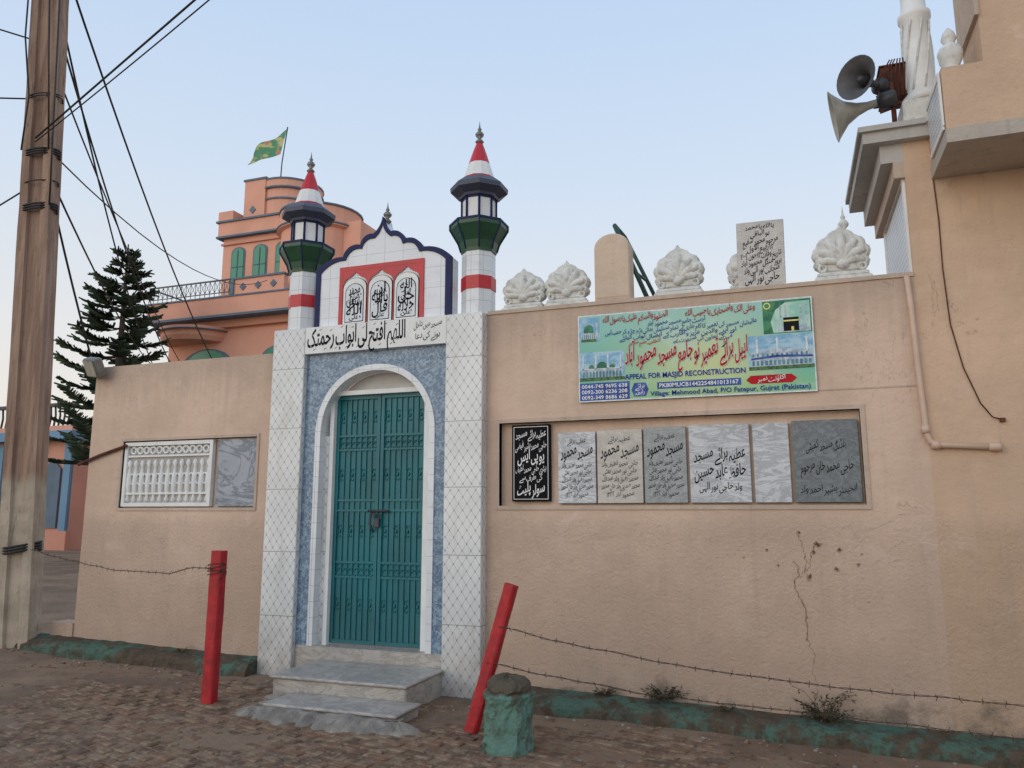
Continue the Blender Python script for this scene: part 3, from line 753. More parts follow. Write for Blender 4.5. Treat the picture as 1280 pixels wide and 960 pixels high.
bt('برائے',.55,.1,.035,m_inkw,.08,True,.01); bt('رابطہ',.55,.045,.035,m_inkw,.08,True,.01)
bt('PK80MUCB1442254841013167',1.05,.098,.036,m_inkw,.66,b=.016)
bt('Village: Mehmood Abad, P/O Fatepur, Gujrat (Pakistan)',1.29,.028,.042,m_inkblue,1.30,b=.014)
bt('اکاؤنٹ نمبر',1.64,.105,.035,m_inkw,.22,True,.01)
bt('الصلوۃ والسلام علیک یا رسول الله',.52,.715,.05,m_inkred,.58,True,.012); bt('وعلی الک واصحابک یا حبیب الله',1.25,.715,.05,m_inkred,.58,True,.012)
bt('ٹرسٹ جامع مسجد محمود آباد',.88,.655,.036,m_inkblue,.5,True,.006)
bt('عالیشان مسجد کی تعمیر کا کام جاری ہے تمام مسلمان بھائی بڑھ چڑھ کر حصہ لیں',.90,.60,.034,m_inkblue,1.3,True,.006)
bt('اور اپنے والدین عزیز و اقارب کے ایصال ثواب کیلئے',.88,.545,.034,m_inkblue,1.0,True,.006)
bt('انتظامیہ جامع مسجد',.60,.495,.03,m_inkred,.28,True,.006); bt('آپ کے تعاون کی ضرورت ہے',1.1,.495,.03,m_inkblue,.5,True,.006)
part(bn,'lettering',mb)

m_pier=wallmat('pier_plaster',lin((216,194,172)),low=False,streak=.4)
mb=MB(); pts=[(-1.575,3.495),(-1.25,3.495),(-1.25,4.0)]+[(-1.4125+.1625*math.cos(t),4.0+.13*math.sin(t)) for t in [i*math.pi/12 for i in range(1,12)]]+[(-1.575,4.0)]
mb.prism(pts,.0,.2,m_pier,.012); thing('parapet_pier','round topped beige plastered pier on boundary wall','pier',(-1.41,.1,3.495),mb)

def shell():
    mb=MB()
    mb.cbox(-.215,.215,-.02,.13,0,.04,m_shell,.01); mb.cbox(-.195,.195,-.005,.12,.04,.075,m_shell,.008)
    half=[(.175,.075),(.155,.10),(.175,.115),(.205,.135),(.215,.165),(.20,.195),(.215,.215),(.225,.25),(.215,.285),(.19,.305),(.185,.335),(.165,.365),(.13,.38),(.105,.395),(.085,.42),(.055,.437),(.03,.445),(.014,.465),(0,.485)]
    pts=[(x,z) for x,z in half]+[(-x,z) for x,z in reversed(half[:-1])]
    mb.prism(pts,.02,.12,m_shell,.022)
    def leaf(P,wid):
        rs=[wid*(.3+.95*math.sin(math.pi*min(1,i/(len(P)-1)*.80+.04))) for i in range(len(P))]
        mb.tube(P,.02,m_shell,8,rs=rs)
    # chunky fan of rounded lobes
    leaf([(0,.02,.15+.24*i/8) for i in range(9)],.036)
    for sx in (-1,1):
        for a,l,wd in ((.50,.225,.034),(.98,.205,.034),(1.42,.165,.030)):
            P=[]
            for i in range(9):
                t=i/8; th=a*(.75+.3*t*t); r=l*t; P.append((sx*math.sin(th)*r,.02,.145+math.cos(th)*r))
            leaf(P,wd)
        mb.ring((sx*.15,.02,.115),.028,.013,m_shell,n=12,k=6)
    mb.ell((0,.012,.14),(.05,.035,.042),m_shell,None,12,6)
    return mb
GR='shell shaped parapet ornaments'
o=bpy.data.objects.new('parapet_ornament',shell().mesh('parapet_ornament')); COL.objects.link(o)
o.location=(-2.29,.05,3.495); o.scale=(.97,1,.88); o['label']='weathered white shell shaped cement ornament on wall coping'; o['category']='ornament'; o['group']=GR
for loc,scl,rz in (((-1.86,.05,3.495),(.97,1,.94),.05),((-.83,.05,3.495),(1,1,1.0),-.03),((-.20,.16,3.495),(1,1,1.0),0),((.52,.05,3.495),(1.02,1,1.03),.04)):
    copything(o,loc,GR,None,scl,rz)
mb=MB(); mb.lathe([(.05,-.435),(.04,0)]+[(r,h) for r,h in FIN],m_shell,(.56,.22,3.93),n=10); thing('finial','small pointed cement finial behind wall ornament','finial',(.56,.22,3.495),mb)

mb=MB(); Mr=Matrix.Translation((-.125,0,3.497))@Matrix.Rotation(.015,4,'Y'); mb.cbox(-.195,.195,.03,.075,0,.59,m_marble5,.005,Mr)
sl=thing('marble_slab','upright pale marble slab with urdu writing on coping','slab',(-.125,.05,3.497),mb)
mb=MB()
for s_,z,h,w in (('یا الله یا محمد',4.02,.035,.24),('ہو الباقی',3.955,.04,.16),('مرحوم محمد شفیع',3.885,.05,.29),('۱۲ ربیع الاول',3.825,.045,.22),('تاریخ وفات ۱۲ جون ۲۰۰۲',3.76,.045,.33),('بروز منگل محمود آباد',3.695,.045,.33),('منجانب نور الہی ولد',3.625,.05,.29),('حاجی نور الہی',3.545,.06,.28)):
    text(mb,s_,-.12,.0275,z,h,m_ink,w=w,urdu=True,bold=.008)
part(sl,'lettering',mb)
m_gpipe=plain('green_pipe_paint',lin((50,82,70)),.5,.15,9,.1)
mb=MB(); mb.tube([(-1.44,.3,4.32),(-1.10,.3,3.45)],.022,m_gpipe); mb.tube([(-1.44,.3,4.32),(-1.40,.6,4.30),(-1.32,.6,4.12),(-1.03,.6,3.45)],.02,m_gpipe); mb.tube([(-1.25,.3,3.83),(-1.2,.6,3.83)],.014,m_gpipe)
thing('metal_rail','sloping dark green pipe handrail behind wall','handrail',(-1.1,.3,3.45),mb)

# ================================================================ RIGHT BUILDING
rb=thing('mosque_building','beige plastered mosque building with overhanging slab and parapet','building',(2.5,0,0))
mb=MB(); mb.box(1.03,5,0,1.5,-.2,4.6,m_bwall); part(rb,'wall',mb)
m_slabc=wallmat('stained_slab',lin((196,192,186)),low=False,streak=.9)
m_slabd=wallmat('stained_soffit',lin((190,180,168)),low=False,streak=.9)
mb=MB(); mb.box(.73,5,-.078,1.5,4.6,4.72,m_slabc); mb.box(.86,1.03,.0,1.5,4.44,4.6,m_slabc); mb.box(.95,1.03,.0,1.5,4.30,4.44,m_cap); mb.box(.70,1.2,-.11,1.5,4.695,4.74,m_slabc); part(rb,'roof_slab',mb,'grey weathered concrete roof slab')
mb=MB(); mb.box(1.22,5,-.67,-.002,4.25,4.36,m_slabd); mb.box(1.225,5,-.665,-.003,4.36,4.59,m_bwall); mb.box(1.225,5,-.665,-.115,4.59,4.84,m_bwall); part(rb,'balcony_parapet',mb)
mb=MB(); mb.box(1.50,5,-.66,-.12,4.84,6.2,m_bwall); mb.box(1.47,1.50,-.69,-.12,5.2,6.2,m_cap); part(rb,'upper_wall',mb)
def lattmat():
    t=NT('blue_white_lattice_tile',.4)
    X=t.ma('ADD',t.x,t.y)
    a=t.ma('SINE',t.ma('MULTIPLY',X,64)); b=t.ma('SINE',t.ma('MULTIPLY',t.z,64))
    s_=t.ma('ABSOLUTE',t.ma('MULTIPLY',a,b))
    c=t.mix(t.ma('MULTIPLY',t.ramp(s_,.35,.6),.7),lin((222,224,224)),lin((150,158,170)))
    c=t.mix(t.ma('MULTIPLY',t.ramp(t.noise(6,6,.7),.5,.7),.35),c,lin((160,156,148)))
    t.color(c); return t.m
m_latt=lattmat()
mb=MB(); mb.box(1.212,1.22,-.60,-.12,4.40,4.78,m_latt); mb.box(1.205,1.22,-.63,-.12,4.37,4.40,m_white); mb.box(1.205,1.22,-.63,-.12,4.78,4.825,m_white); mb.box(1.205,1.22,-.64,-.60,4.40,4.78,m_white); part(rb,'lattice_panel',mb)
mb=MB(); mb.box(1.018,1.03,.1,1.3,3.55,4.25,m_latt); mb.box(1.01,1.03,.04,.1,3.5,4.28,m_white); mb.box(1.01,1.03,1.3,1.38,3.5,4.28,m_white); mb.box(1.005,1.03,.04,1.38,4.28,4.30,m_white); part(rb,'lattice_panel',mb)
mb=MB(); mb.lathe([(.08,0),(.08,.04),(.05,.07),(.08,.13),(.09,.19),(.07,.24),(.035,.27),(.055,.31),(.04,.36),(.01,.4)],m_shell,(1.33,-.5,4.84),n=12); part(rb,'parapet_finial',mb)
mb=MB(); mb.cbox(1.06,1.40,0.0,.32,4.742,4.98,m_shell,.015); cx,cy=1.23,.15
mb.lathe([(.15,4.98),(.15,5.03),(.12,5.06),(.115,5.1),(.108,5.55),(.10,5.72),(.13,5.76),(.13,5.80),(.10,5.83),(.095,5.95),(.12,6.3)],m_white,(cx,cy,0),n=16)
for k in range(8):
    t=k*math.pi/4; mb.tube([(cx+.112*math.cos(t+(z-5)*1.6),cy+.112*math.sin(t+(z-5)*1.6),z) for z in [5.08+i*.07 for i in range(10)]],.010,m_shell,5)
part(rb,'column',mb,'white decorated column on pedestal')

mb=MB(); mb.tube([(.975,.02,3.47),(.975,-.03,3.44),(.985,-.035,3.2),(1.0,-.035,2.6),(1.015,-.035,2.2),(1.03,-.035,2.14),(1.08,-.035,2.11),(1.44,-.035,2.085)],.023,m_pipe,10)
mb.lathe([(.025,0),(.032,.01),(.032,.06),(.04,.08)],m_pipe,(1.42,-.035,2.087),(1,0,-.05),n=12); mb.lathe([(.03,0),(.03,.06)],m_pipe,(1.04,-.035,2.11),(1,0,-.1),n=12); mb.lathe([(.03,0),(.03,.06)],m_pipe,(1.01,-.035,2.2),(0,0,1),n=12)
thing('drain_pipe','beige painted drain pipe with elbow on wall','pipe',(1.0,-.03,2.1),mb)
mb=MB(); mb.tube([(1.23,-.01,4.24),(1.24,-.012,3.9),(1.235,-.012,3.5),(1.25,-.012,3.05),(1.31,-.012,2.7),(1.40,-.012,2.42),(1.47,-.012,2.31),(1.53,-.012,2.29)],.005,m_rust,6); mb.box(1.515,1.55,-.03,0,2.27,2.3,m_rust)
thing('hanging_cable','thin brown cable hanging down beige wall','cable',(1.23,0,4.2),mb)

hp=[(.03,0),(.035,.1),(.06,.2),(.11,.29),(.18,.35),(.215,.37),(.22,.375),(.21,.37),(.17,.335),(.1,.27),(.04,.15),(.0,.12)]
def horn(name,label,o,ax,m,k=1.0):
    mb=MB(); mb.lathe([(r*k,h*k) for r,h in hp],m,o,ax,n=24,cap=False)
    a=Vector(ax).normalized(); ob=thing(name,label,'loudspeaker',tuple(o),mb,'horn loudspeakers on roof corner')
    d=MB(); d.lathe([(.0,-.12),(.06,-.12),(.07,-.10),(.07,0),(.03,.03)],m_darkmetal,o,ax,n=16,cap=False); part(ob,'driver',d)
    d=MB(); d.lathe([(.0,.33*k),(.03,.32*k),(.045,.2*k),(.03,.1*k)],m_darkmetal,o,ax,n=12,cap=False); part(ob,'reflector',d)
    b=MB(); oo=Vector(o); b.tube([oo+a*.02+Vector((0,0,.06)),oo+Vector((.0,.0,-.1)),Vector((1.0,.06,4.95))],.012,m_rust,6); part(ob,'bracket',b)
m_horn2=plain('weathered_dark_horn',lin((92,92,94)),.65,.2,10,.2,metal=.2,dirt=.4,dirtcol=(.14,.11,.09))
horn('horn_loudspeaker','dark grey horn loudspeaker facing the street',(.90,.05,5.16),(-.62,-.74,-.05),m_horn2,.82)
horn('horn_loudspeaker','pale grey horn loudspeaker angled downwards',(.90,.02,5.00),(-.99,.06,-.16),m_horn,1.0)
mb=MB()
mb.tube([(1.0,.06,4.72),(1.0,.06,5.3)],.02,m_rust); mb.tube([(.85,.06,4.98),(1.15,.06,4.98)],.015,m_rust)
for k in range(5): mb.box(.93,1.14,.12+.05*k,.13+.05*k,5.08,5.36,m_rust)
mb.box(.92,1.15,.10,.34,5.36,5.37,m_rust); mb.box(.92,1.15,.10,.34,5.07,5.08,m_rust)
for k in range(6): mb.tube([(.95+.03*k,.1,5.05),(.9+.04*k,.02,5.2+.03*(k%3)),(1.0+.02*k,.05,5.38)],.006,m_rust,5)
thing('speaker_mast','rusty iron speaker mast and brackets on roof slab','mast',(1.0,.06,4.72),mb)

# ================================================================ POSTS, STUMP, BARBED WIRE
m_postred=plain('chipped_red_paint',lin((172,30,36)),.6,.2,9,.5,30,dirt=.3,dirtcol=(.2,.13,.11))
def rpost(base,top,w,d_,label):
    base=Vector(base);top=Vector(top);ax=(top-base); L_=ax.length
    q_=Vector((0,0,1)).rotation_difference(ax.normalized()).to_matrix().to_4x4()
    mb=MB(); M=Matrix.Translation(base)@q_
    n=14; rows=[]
    for i in range(n+1):
        t=i/n; row=[]
        for k in range(12):
            a=2*math.pi*k/12+.26; c_,s_=math.cos(a),math.sin(a); e=.45
            x=w/2*math.copysign(abs(c_)**e,c_); y=d_/2*math.copysign(abs(s_)**e,s_)
            f=1+.06*noise.noise(Vector((c_*2,s_*2,t*9+base.x)))
            row.append(M@Vector((x*f,y*f,-.1+(L_+.1)*t)))
        rows.append(row)
    vs=[p for r in rows for p in r]
    mb.add(vs,[(i*12+k,i*12+(k+1)%12,(i+1)*12+(k+1)%12,(i+1)*12+k) for i in range(n) for k in range(12)],m_postred)
    mb.add(rows[-1],[tuple(range(12))],m_postred)
    return thing('red_post',label,'post',tuple(base),mb,'red painted fence posts')
rpost((-4.60,-1.20,.03),(-4.585,-1.20,1.28),.115,.10,'upright red painted concrete post beside brick paving')
rpost((-2.32,-1.07,-.02),(-2.03,-.98,1.06),.10,.10,'leaning red painted concrete post beside green stump')
mb=MB(); prof=[(.18,-.08),(.178,.02),(.17,.07),(.162,.13),(.168,.18),(.17,.24),(.16,.28),(.155,.31),(.163,.34),(.165,.37),(.15,.385),(.14,.39),(.15,.41),(.145,.44),(.11,.472),(.04,.485),(.0,.485)]
n=36;vs=[]
for r,h in prof:
    for k in range(n):
        t=2*math.pi*k/n; rr=r*(1+.16*noise.noise(Vector((math.cos(t)*1.8,math.sin(t)*1.8,h*7)))+.13*noise.noise(Vector((math.cos(t)*5,math.sin(t)*5,h*22)))); hh=h+.04*noise.noise(Vector((math.cos(t)*2,math.sin(t)*2,5)))*min(1,max(0,h*4))
        vs.append((-1.93+rr*math.cos(t),-1.33+rr*math.sin(t),hh-.01))
m_stump=NT('stump_paint',.95,0,.15)
c=m_stump.mix(m_stump.ramp(m_stump.noise(9,6,.7),.45,.62),lin((116,152,138)),lin((100,106,94)))
c=m_stump.mix(m_stump.ramp(m_stump.ma('ADD',m_stump.z,m_stump.ma('MULTIPLY',m_stump.noise(12),.05)),.385,.41),c,lin((108,100,86))); m_stump.color(c); m_stump.bump(m_stump.noise(22,6,.7),1,.04)
mb.add(vs,[(i*n+k,i*n+(k+1)%n,(i+1)*n+(k+1)%n,(i+1)*n+k) for i in range(len(prof)-1) for k in range(n)],m_stump.m,False)
thing('stone_stump','worn green painted concrete stump topped with rough stone','stump',(-1.93,-1.33,0),mb)

def barbed(name,label,pts,cat='barbed wire'):
    P=[]
    for i in range(len(pts)-1):
        a,b=Vector(pts[i]),Vector(pts[i+1]); n=max(2,int((b-a).length/.03))
        for k in range(n): P.append(a.lerp(b,k/n))
    P.append(Vector(pts[-1])); mb=MB()
    for ph in (0,math.pi):
        mb.tube([p+Vector((0,.004*math.cos(i*.9+ph),.004*math.sin(i*.9+ph)+.012*noise.noise(Vector((i*.12,0,0))))) for i,p in enumerate(P)],.0024,m_wire,4,cap=False)
    for i in range(3,len(P)-1,4):
        p=P[i]
        for s_ in (-1,1):
            d=Vector((random.uniform(-.6,.6),random.uniform(-.6,.6),s_)).normalized()*.022
            mb.tube([p-d*.3,p+d],.0022,m_wire,4)
    return thing(name,label,cat,tuple(pts[0]),mb,'rusty barbed wire strands')
barbed('barbed_wire','rusty barbed wire strand sagging from utility pole',[(-7.83,-.35,1.2),(-7.0,-.5,1.10),(-6.2,-.75,1.05),(-5.3,-1.0,1.06),(-4.9,-1.13,1.13),(-4.6,-1.265,1.14)])
barbed('barbed_wire','rusty barbed wire strand stretched from leaning post',[(-2.1,-1.07,.76),(-1.5,-1.08,.66),(-.7,-1.09,.56),(.2,-1.1,.50),(1.3,-1.1,.47),(2.2,-1.1,.47)])
barbed('barbed_wire','low rusty barbed wire strand near kerb',[(-2.2,-1.08,.50),(-1.7,-1.0,.42),(-1.1,-.9,.33),(-.5,-.8,.28),(.1,-.75,.25),(1.3,-.75,.20),(2.2,-.8,.16)])
mb=MB(); P=[]
for k in range(81):
    t=k*2*math.pi/16; P.append((-4.6+.078*math.cos(t),-1.2+.075*math.sin(t),1.08+.018*k/16+.01*math.sin(t*1.3)))
P+=[(-4.5,-1.27,1.19),(-4.45,-1.3,1.13),(-4.49,-1.28,1.06),(-4.53,-1.26,1.04)]
mb.tube(P,.0035,m_wire,4); thing('wire_coil','loose wire wrapped around red post top','wire',(-4.6,-1.2,1.1),mb)

m_weed=plain('dry_weed',lin((72,70,44)),.9,.4,20,0); m_weed2=plain('dead_stalk',lin((78,62,48)),.9,.3,20,0)
def weed(x,y,z,r,n,label):
    mb=MB()
    for i in range(n):
        a=random.uniform(0,6.28); rr=r*random.random(); b=Vector((x+rr*.4*math.cos(a),y+abs(rr*.3*math.sin(a))*-1,z))
        tip=b+Vector((math.cos(a)*r*random.uniform(.3,1.1),-abs(math.sin(a))*r*.5,r*random.uniform(.1,.9)))
        mid=(b+tip)/2+Vector((0,0,r*.15)); mb.tube([b,mid,tip],.0018,m_weed2,3,cap=False)
        for k in range(6):
            c=b.lerp(tip,random.uniform(.3,1)); d=Vector((random.uniform(-1,1),random.uniform(-1,.3),random.uniform(-.5,1))).normalized()*.022; e=Vector((random.uniform(-1,1),random.uniform(-1,1),random.uniform(-1,1))).normalized()*.008
            mb.add([c,c+d*.5+e,c+d,c+d*.5-e],[(0,1,2,3)],m_weed)
    thing('weed',label,'weed',(x,y,z),mb,'weeds at the wall foot')
weed(-1.55,-.04,.10,.09,20,'small dry weed clump at wall foot'); weed(-1.05,-.04,.10,.15,60,'bushy dark weed clump at wall foot'); weed(.16,-.06,.05,.18,70,'sprawling dry weed clump at wall foot'); weed(.15,-.03,.15,.2,12,'thin dead stalks growing up wall')
weed(-.55,-.1,.07,.06,12,'small dry weed clump at wall foot'); weed(-5.9,-.1,.19,.06,10,'small dry weed clump at wall foot')

# ================================================================ UTILITY POLE AND WIRES
base=Vector((-8.05,-.22,0)); topv=Vector((-8.50,-.35,8.8)); ax=topv-base
q_=Vector((0,0,1)).rotation_difference(ax.normalized()).to_matrix().to_4x4()@Matrix.Rotation(math.radians(22),4,'Z')
M=Matrix.Translation(base)@q_; L_=ax.length
up=thing('utility_pole','tall weathered concrete utility pole wrapped with cables','utility pole',tuple(base))
mb=MB()
def hsec(w,d,c): return [(-w,-d),(-w*.45,-d),(-w*.38,-d+c),(w*.38,-d+c),(w*.45,-d),(w,-d),(w,d),(-w,d)]
n=30; rows=[]
for i in range(n+1):
    t=i/n; w=(.185-.02*t)*(1+.03*noise.noise(Vector((0,0,i*.8)))); d=.12; rows.append([M@Vector((x+.006*noise.noise(Vector((x*9,y*9,i*.6))),y,-.2+(L_+.2)*t)) for x,y in hsec(w,d,.04)])
vs=[p for r in rows for p in r]
mb.add(vs,[(i*8+k,i*8+(k+1)%8,(i+1)*8+(k+1)%8,(i+1)*8+k) for i in range(n) for k in range(8)],m_pole)
part(up,'shaft',mb)
def wrap(h,turns,r=.012,rad=.2):
    mb=MB(); pts=[]
    for i in range(int(turns*16)+1):
        t=2*math.pi*i/16; pts.append(M@Vector((rad*math.cos(t),.15*math.sin(t),h+.03*i/16+.02*math.sin(t+1))))
    mb.tube(pts,r,m_cable,5); part(up,'cable_wrap',mb)
wrap(5.85,3.2,.012,.2); wrap(5.15,3.5,.012,.2); wrap(1.16,3.2,.014,.2); wrap(6.6,2.0,.008,.2); wrap(5.5,1.3,.008,.2)
for P in ([(.19,-.14,h) for h in (8.6,7.0,6.2,5.2)],[(-.17,-.16,8.6),(-.19,-.16,7.4),(-.1,-.17,6.6),(-.16,-.16,5.9)],[(.05,-.15,8.6),(.1,-.16,7.2),(.16,-.16,5.9)]):
    mb=MB(); mb.tube([M@Vector(p) for p in P],.011,m_cable,5); part(up,'riser_cable',mb)
def wire(pts,r,label=None):
    P=[];n=14
    (a,b)=(Vector(pts[0]),Vector(pts[1])); sag=pts[2]
    for i in range(n+1):
        t=i/n; p=a.lerp(b,t); p.z-=4*sag*t*(1-t); P.append(p)
    mb=MB(); mb.tube(P,r,m_cable,5); thing('overhead_wire','black overhead wire strung from utility pole','wire',tuple(pts[0]),mb,'overhead wires on utility pole')
def pp(h,x=.15,y=-.1): return tuple(M@Vector((x,y,h)))
wire((pp(6.05,.0,-.16),(-1.4,-2.0,7.65),.0),.012); wire((pp(6.0,.0,-.16),(-1.4,-2.05,7.45),.06),.008)
wire((pp(7.9),(-17.5,11,5.6),.5),.014); wire((pp(7.6),(-16.5,11,5.2),.5),.014); wire((pp(8.6),(-16.0,12,5.6),.4),.016); wire((pp(7.0),(-19,14,6.0),.3),.012)
wire((pp(5.9),(-15.5,13.2,9.0),.7),.010); wire((pp(5.6),(-20.0,13.4,6.4),.3),.014)
wire((pp(6.6,-.15),(-13.5,-3.5,7.2),.3),.01); wire((pp(5.4,-.15),(-13.5,-1.5,3.2),.2),.01); wire((pp(7.4,-.15),(-12,-4,9.0),.3),.01); wire((pp(5.5),(-9.6,3,1.5),.3),.014)

# ================================================================ PINK HOUSE
m_pink=plain('salmon_plaster',lin((222,164,140)),.85,.08,.6,.2,10,dirt=.12); m_pink2=plain('salmon_dark',lin((208,148,126)),.85,.08,.6,.2,10)
m_tealp=plain('slate_blue_trim',lin((96,114,130)),.7,.1,2,.1); m_gw=NT('green_window_glass',.25); m_gw.color(lin((20,132,98))); m_gw=m_gw.m
m_rail=plain('grey_railing',lin((112,118,122)),.6,.1,3,0)
ph=thing('pink_house','salmon pink multi storey house with green arched windows','house',(-16.5,16,0))
mb=MB(); mb.box(-20.1,-12.6,14,21,0,8.0,m_pink); part(ph,'ground_storeys',mb)
mb=MB()
mb.box(-20.6,-12.4,13.4,21,8.08,8.66,m_pink); mb.box(-20.64,-12.37,13.36,21,8.66,8.71,m_tealp); mb.box(-20.64,-12.37,13.36,21,8.0,8.08,m_tealp)
mb.box(-20.3,-12.5,13.8,21,7.75,8.0,m_pink2)
mb.lathe([(1.2,7.3),(1.3,7.45),(1.3,7.6),(1.4,7.64),(1.4,7.745)],m_pink,(-19.0,14.3,0),n=28,smooth=False); mb.lathe([(1.43,7.62),(1.43,7.66)],m_tealp,(-19.0,14.3,0),n=28)
part(ph,'balcony_slab',mb)
mb=MB(); mb.box(-17.0,-15.0,13.4,13.6,8.71,9.22,m_pink); mb.box(-17.05,-14.95,13.35,13.65,9.22,9.28,m_tealp); mb.box(-17.05,-16.95,13.34,13.66,8.71,9.22,m_tealp)
for a in (-16.6,-16.0,-15.4): mb.prism([(a-.13,8.95),(a,8.82),(a+.13,8.95),(a,9.08)],13.37,13.4,m_tealp)
part(ph,'parapet',mb)
mb=MB(); mb.box(-13.6,-12.4,13.4,13.6,8.71,9.3,m_pink); part(ph,'parapet',mb)
mb=MB(); x=-20.6
mb.tube([(-20.6,13.45,9.28),(-17.05,13.45,9.28)],.03,m_rail,6); mb.tube([(-20.6,13.45,8.85),(-17.05,13.45,8.85)],.018,m_rail,6)
mb.tube([(-20.6,13.45,9.28),(-20.6,20,9.28)],.03,m_rail,6)
while x<-17.05:
    mb.tube([(x,13.45,8.71),(x,13.45,9.28)],.015,m_rail,4); mb.tube([(x,13.45,8.86),(x+.2,13.45,9.26)],.010,m_rail,4); mb.tube([(x+.2,13.45,8.86),(x,13.45,9.26)],.010,m_rail,4); x+=.2
part(ph,'railing',mb)
mb=MB(); mb.box(-18.9,-13.2,15,20,8.71,11.4,m_pink)
mb.box(-19.1,-15.7,14.8,20.2,11.4,11.47,m_tealp); mb.box(-19.05,-15.7,14.85,20.1,11.47,11.98,m_pink); mb.box(-19.12,-15.7,14.78,20.2,11.98,12.05,m_tealp)
mb.box(-19.05,-18.4,14.82,15.4,12.05,12.4,m_pink); mb.box(-18.95,-15.8,14.92,15,11.15,11.22,m_pink2)
part(ph,'upper_storey',mb)
mb=MB(); mb.lathe([(1.35,8.71),(1.35,11.15),(1.5,11.2),(1.5,11.35),(1.42,11.38),(1.42,11.9)],m_pink,(-15.1,15.5,0),n=28,smooth=False); mb.lathe([(1.53,11.24),(1.53,11.3)],m_tealp,(-15.1,15.5,0),n=28); mb.lathe([(1.46,11.88),(1.46,11.95)],m_tealp,(-15.1,15.5,0),n=28); part(ph,'curved_bay',mb)
mb=MB(); T_=(-17.05,16.3,0)
mb.lathe([(1.12,12.05),(1.12,12.78)],m_pink,T_,n=30,smooth=False); mb.lathe([(1.17,12.78),(1.17,12.84)],m_tealp,T_,n=30,smooth=False); mb.lathe([(1.12,12.84),(1.12,13.2)],m_pink,T_,n=30,smooth=False); mb.lathe([(1.22,13.2),(1.22,13.26)],m_tealp,T_,n=30,smooth=False); mb.lathe([(1.18,13.26),(1.18,13.52)],m_pink,T_,n=30,smooth=False); mb.lathe([(1.21,13.52),(1.21,13.58)],m_tealp,T_,n=30,smooth=False)
mb.box(-18.2,-17.3,15.12,15.5,12.05,13.58,m_pink); mb.box(-18.25,-17.25,15.08,15.54,13.58,13.65,m_tealp)
d=.14; mb.prism([(-17.8,12.3),(-17.8+d,12.45),(-17.8,12.6),(-17.8-d,12.45)],15.09,15.12,m_tealp)
part(ph,'roof_tower',mb)
def awin(cx,y,z0,z1,w,par,nd=1):
    mb=MB(); h=w/2
    pts=[(cx-h,z0),(cx+h,z0)]+[(cx+h*math.cos(t),z1-h*.8+h*.8*math.sin(t)) for t in [i*math.pi/10 for i in range(11)]]
    k=1.2; P2=[(cx+(a-cx)*k,z0+(b-z0)*1.05-.03) for a,b in pts]
    mb.prism(P2,y-.03,y,m_tealp); mb.prism(pts,y-.05,y-.02,m_gw)
    for i in range(1,nd+1): xx=cx-h+w*i/(nd+1); mb.box(xx-.015,xx+.015,y-.07,y-.05,z0,z1-h*.3,m_tealp)
    mb.box(cx-h,cx+h,y-.07,y-.05,z0+(z1-z0)*.6,z0+(z1-z0)*.6+.03,m_tealp)
    part(par,'window',mb)
for cx in (-18.2,-17.25,-16.3): awin(cx,15,9.2,10.98,.50,ph)
awin(-18.4,14,5.5,7.05,2.0,ph,4); awin(-15.5,14,5.5,7.0,1.2,ph,2)
fg=thing('flag','green and yellow flag flying from thin rooftop pole','flag',(-17.2,15.8,13.3))
mb=MB(); mb.tube([(-17.2,15.8,13.2),(-17.08,15.7,14.4),(-16.83,15.6,15.75)],.022,m_darkmetal,6); part(fg,'flagpole',mb)
t=NT('flag_cloth',.8); c=t.mix(t.ramp(t.noise(1.6,3,.5,stretch=(1,1,2)),.50,.58),lin((84,150,112)),lin((198,190,136))); c=t.mix(t.ramp(t.noise(3,3,.5),.60,.66),c,lin((190,140,116))); t.color(c)
mb=MB(); nu,nv=16,8; vs=[]
for j in range(nv+1):
    for i in range(nu+1):
        u,v=i/nu,j/nv
        top=Vector((-16.85,15.6,15.68)); drop=Vector((-.26,0.03,-.95))
        vs.append(top+drop*v+Vector((-1.45*u,-.1*u+.16*math.sin(u*7+v*2)*u,-.75*u-.10*math.sin(u*6)*u+.5*v*u)))
mb.add(vs,[(j*(nu+1)+i,j*(nu+1)+i+1,(j+1)*(nu+1)+i+1,(j+1)*(nu+1)+i) for j in range(nv) for i in range(nu)],t.m,True); part(fg,'flag_cloth',mb)

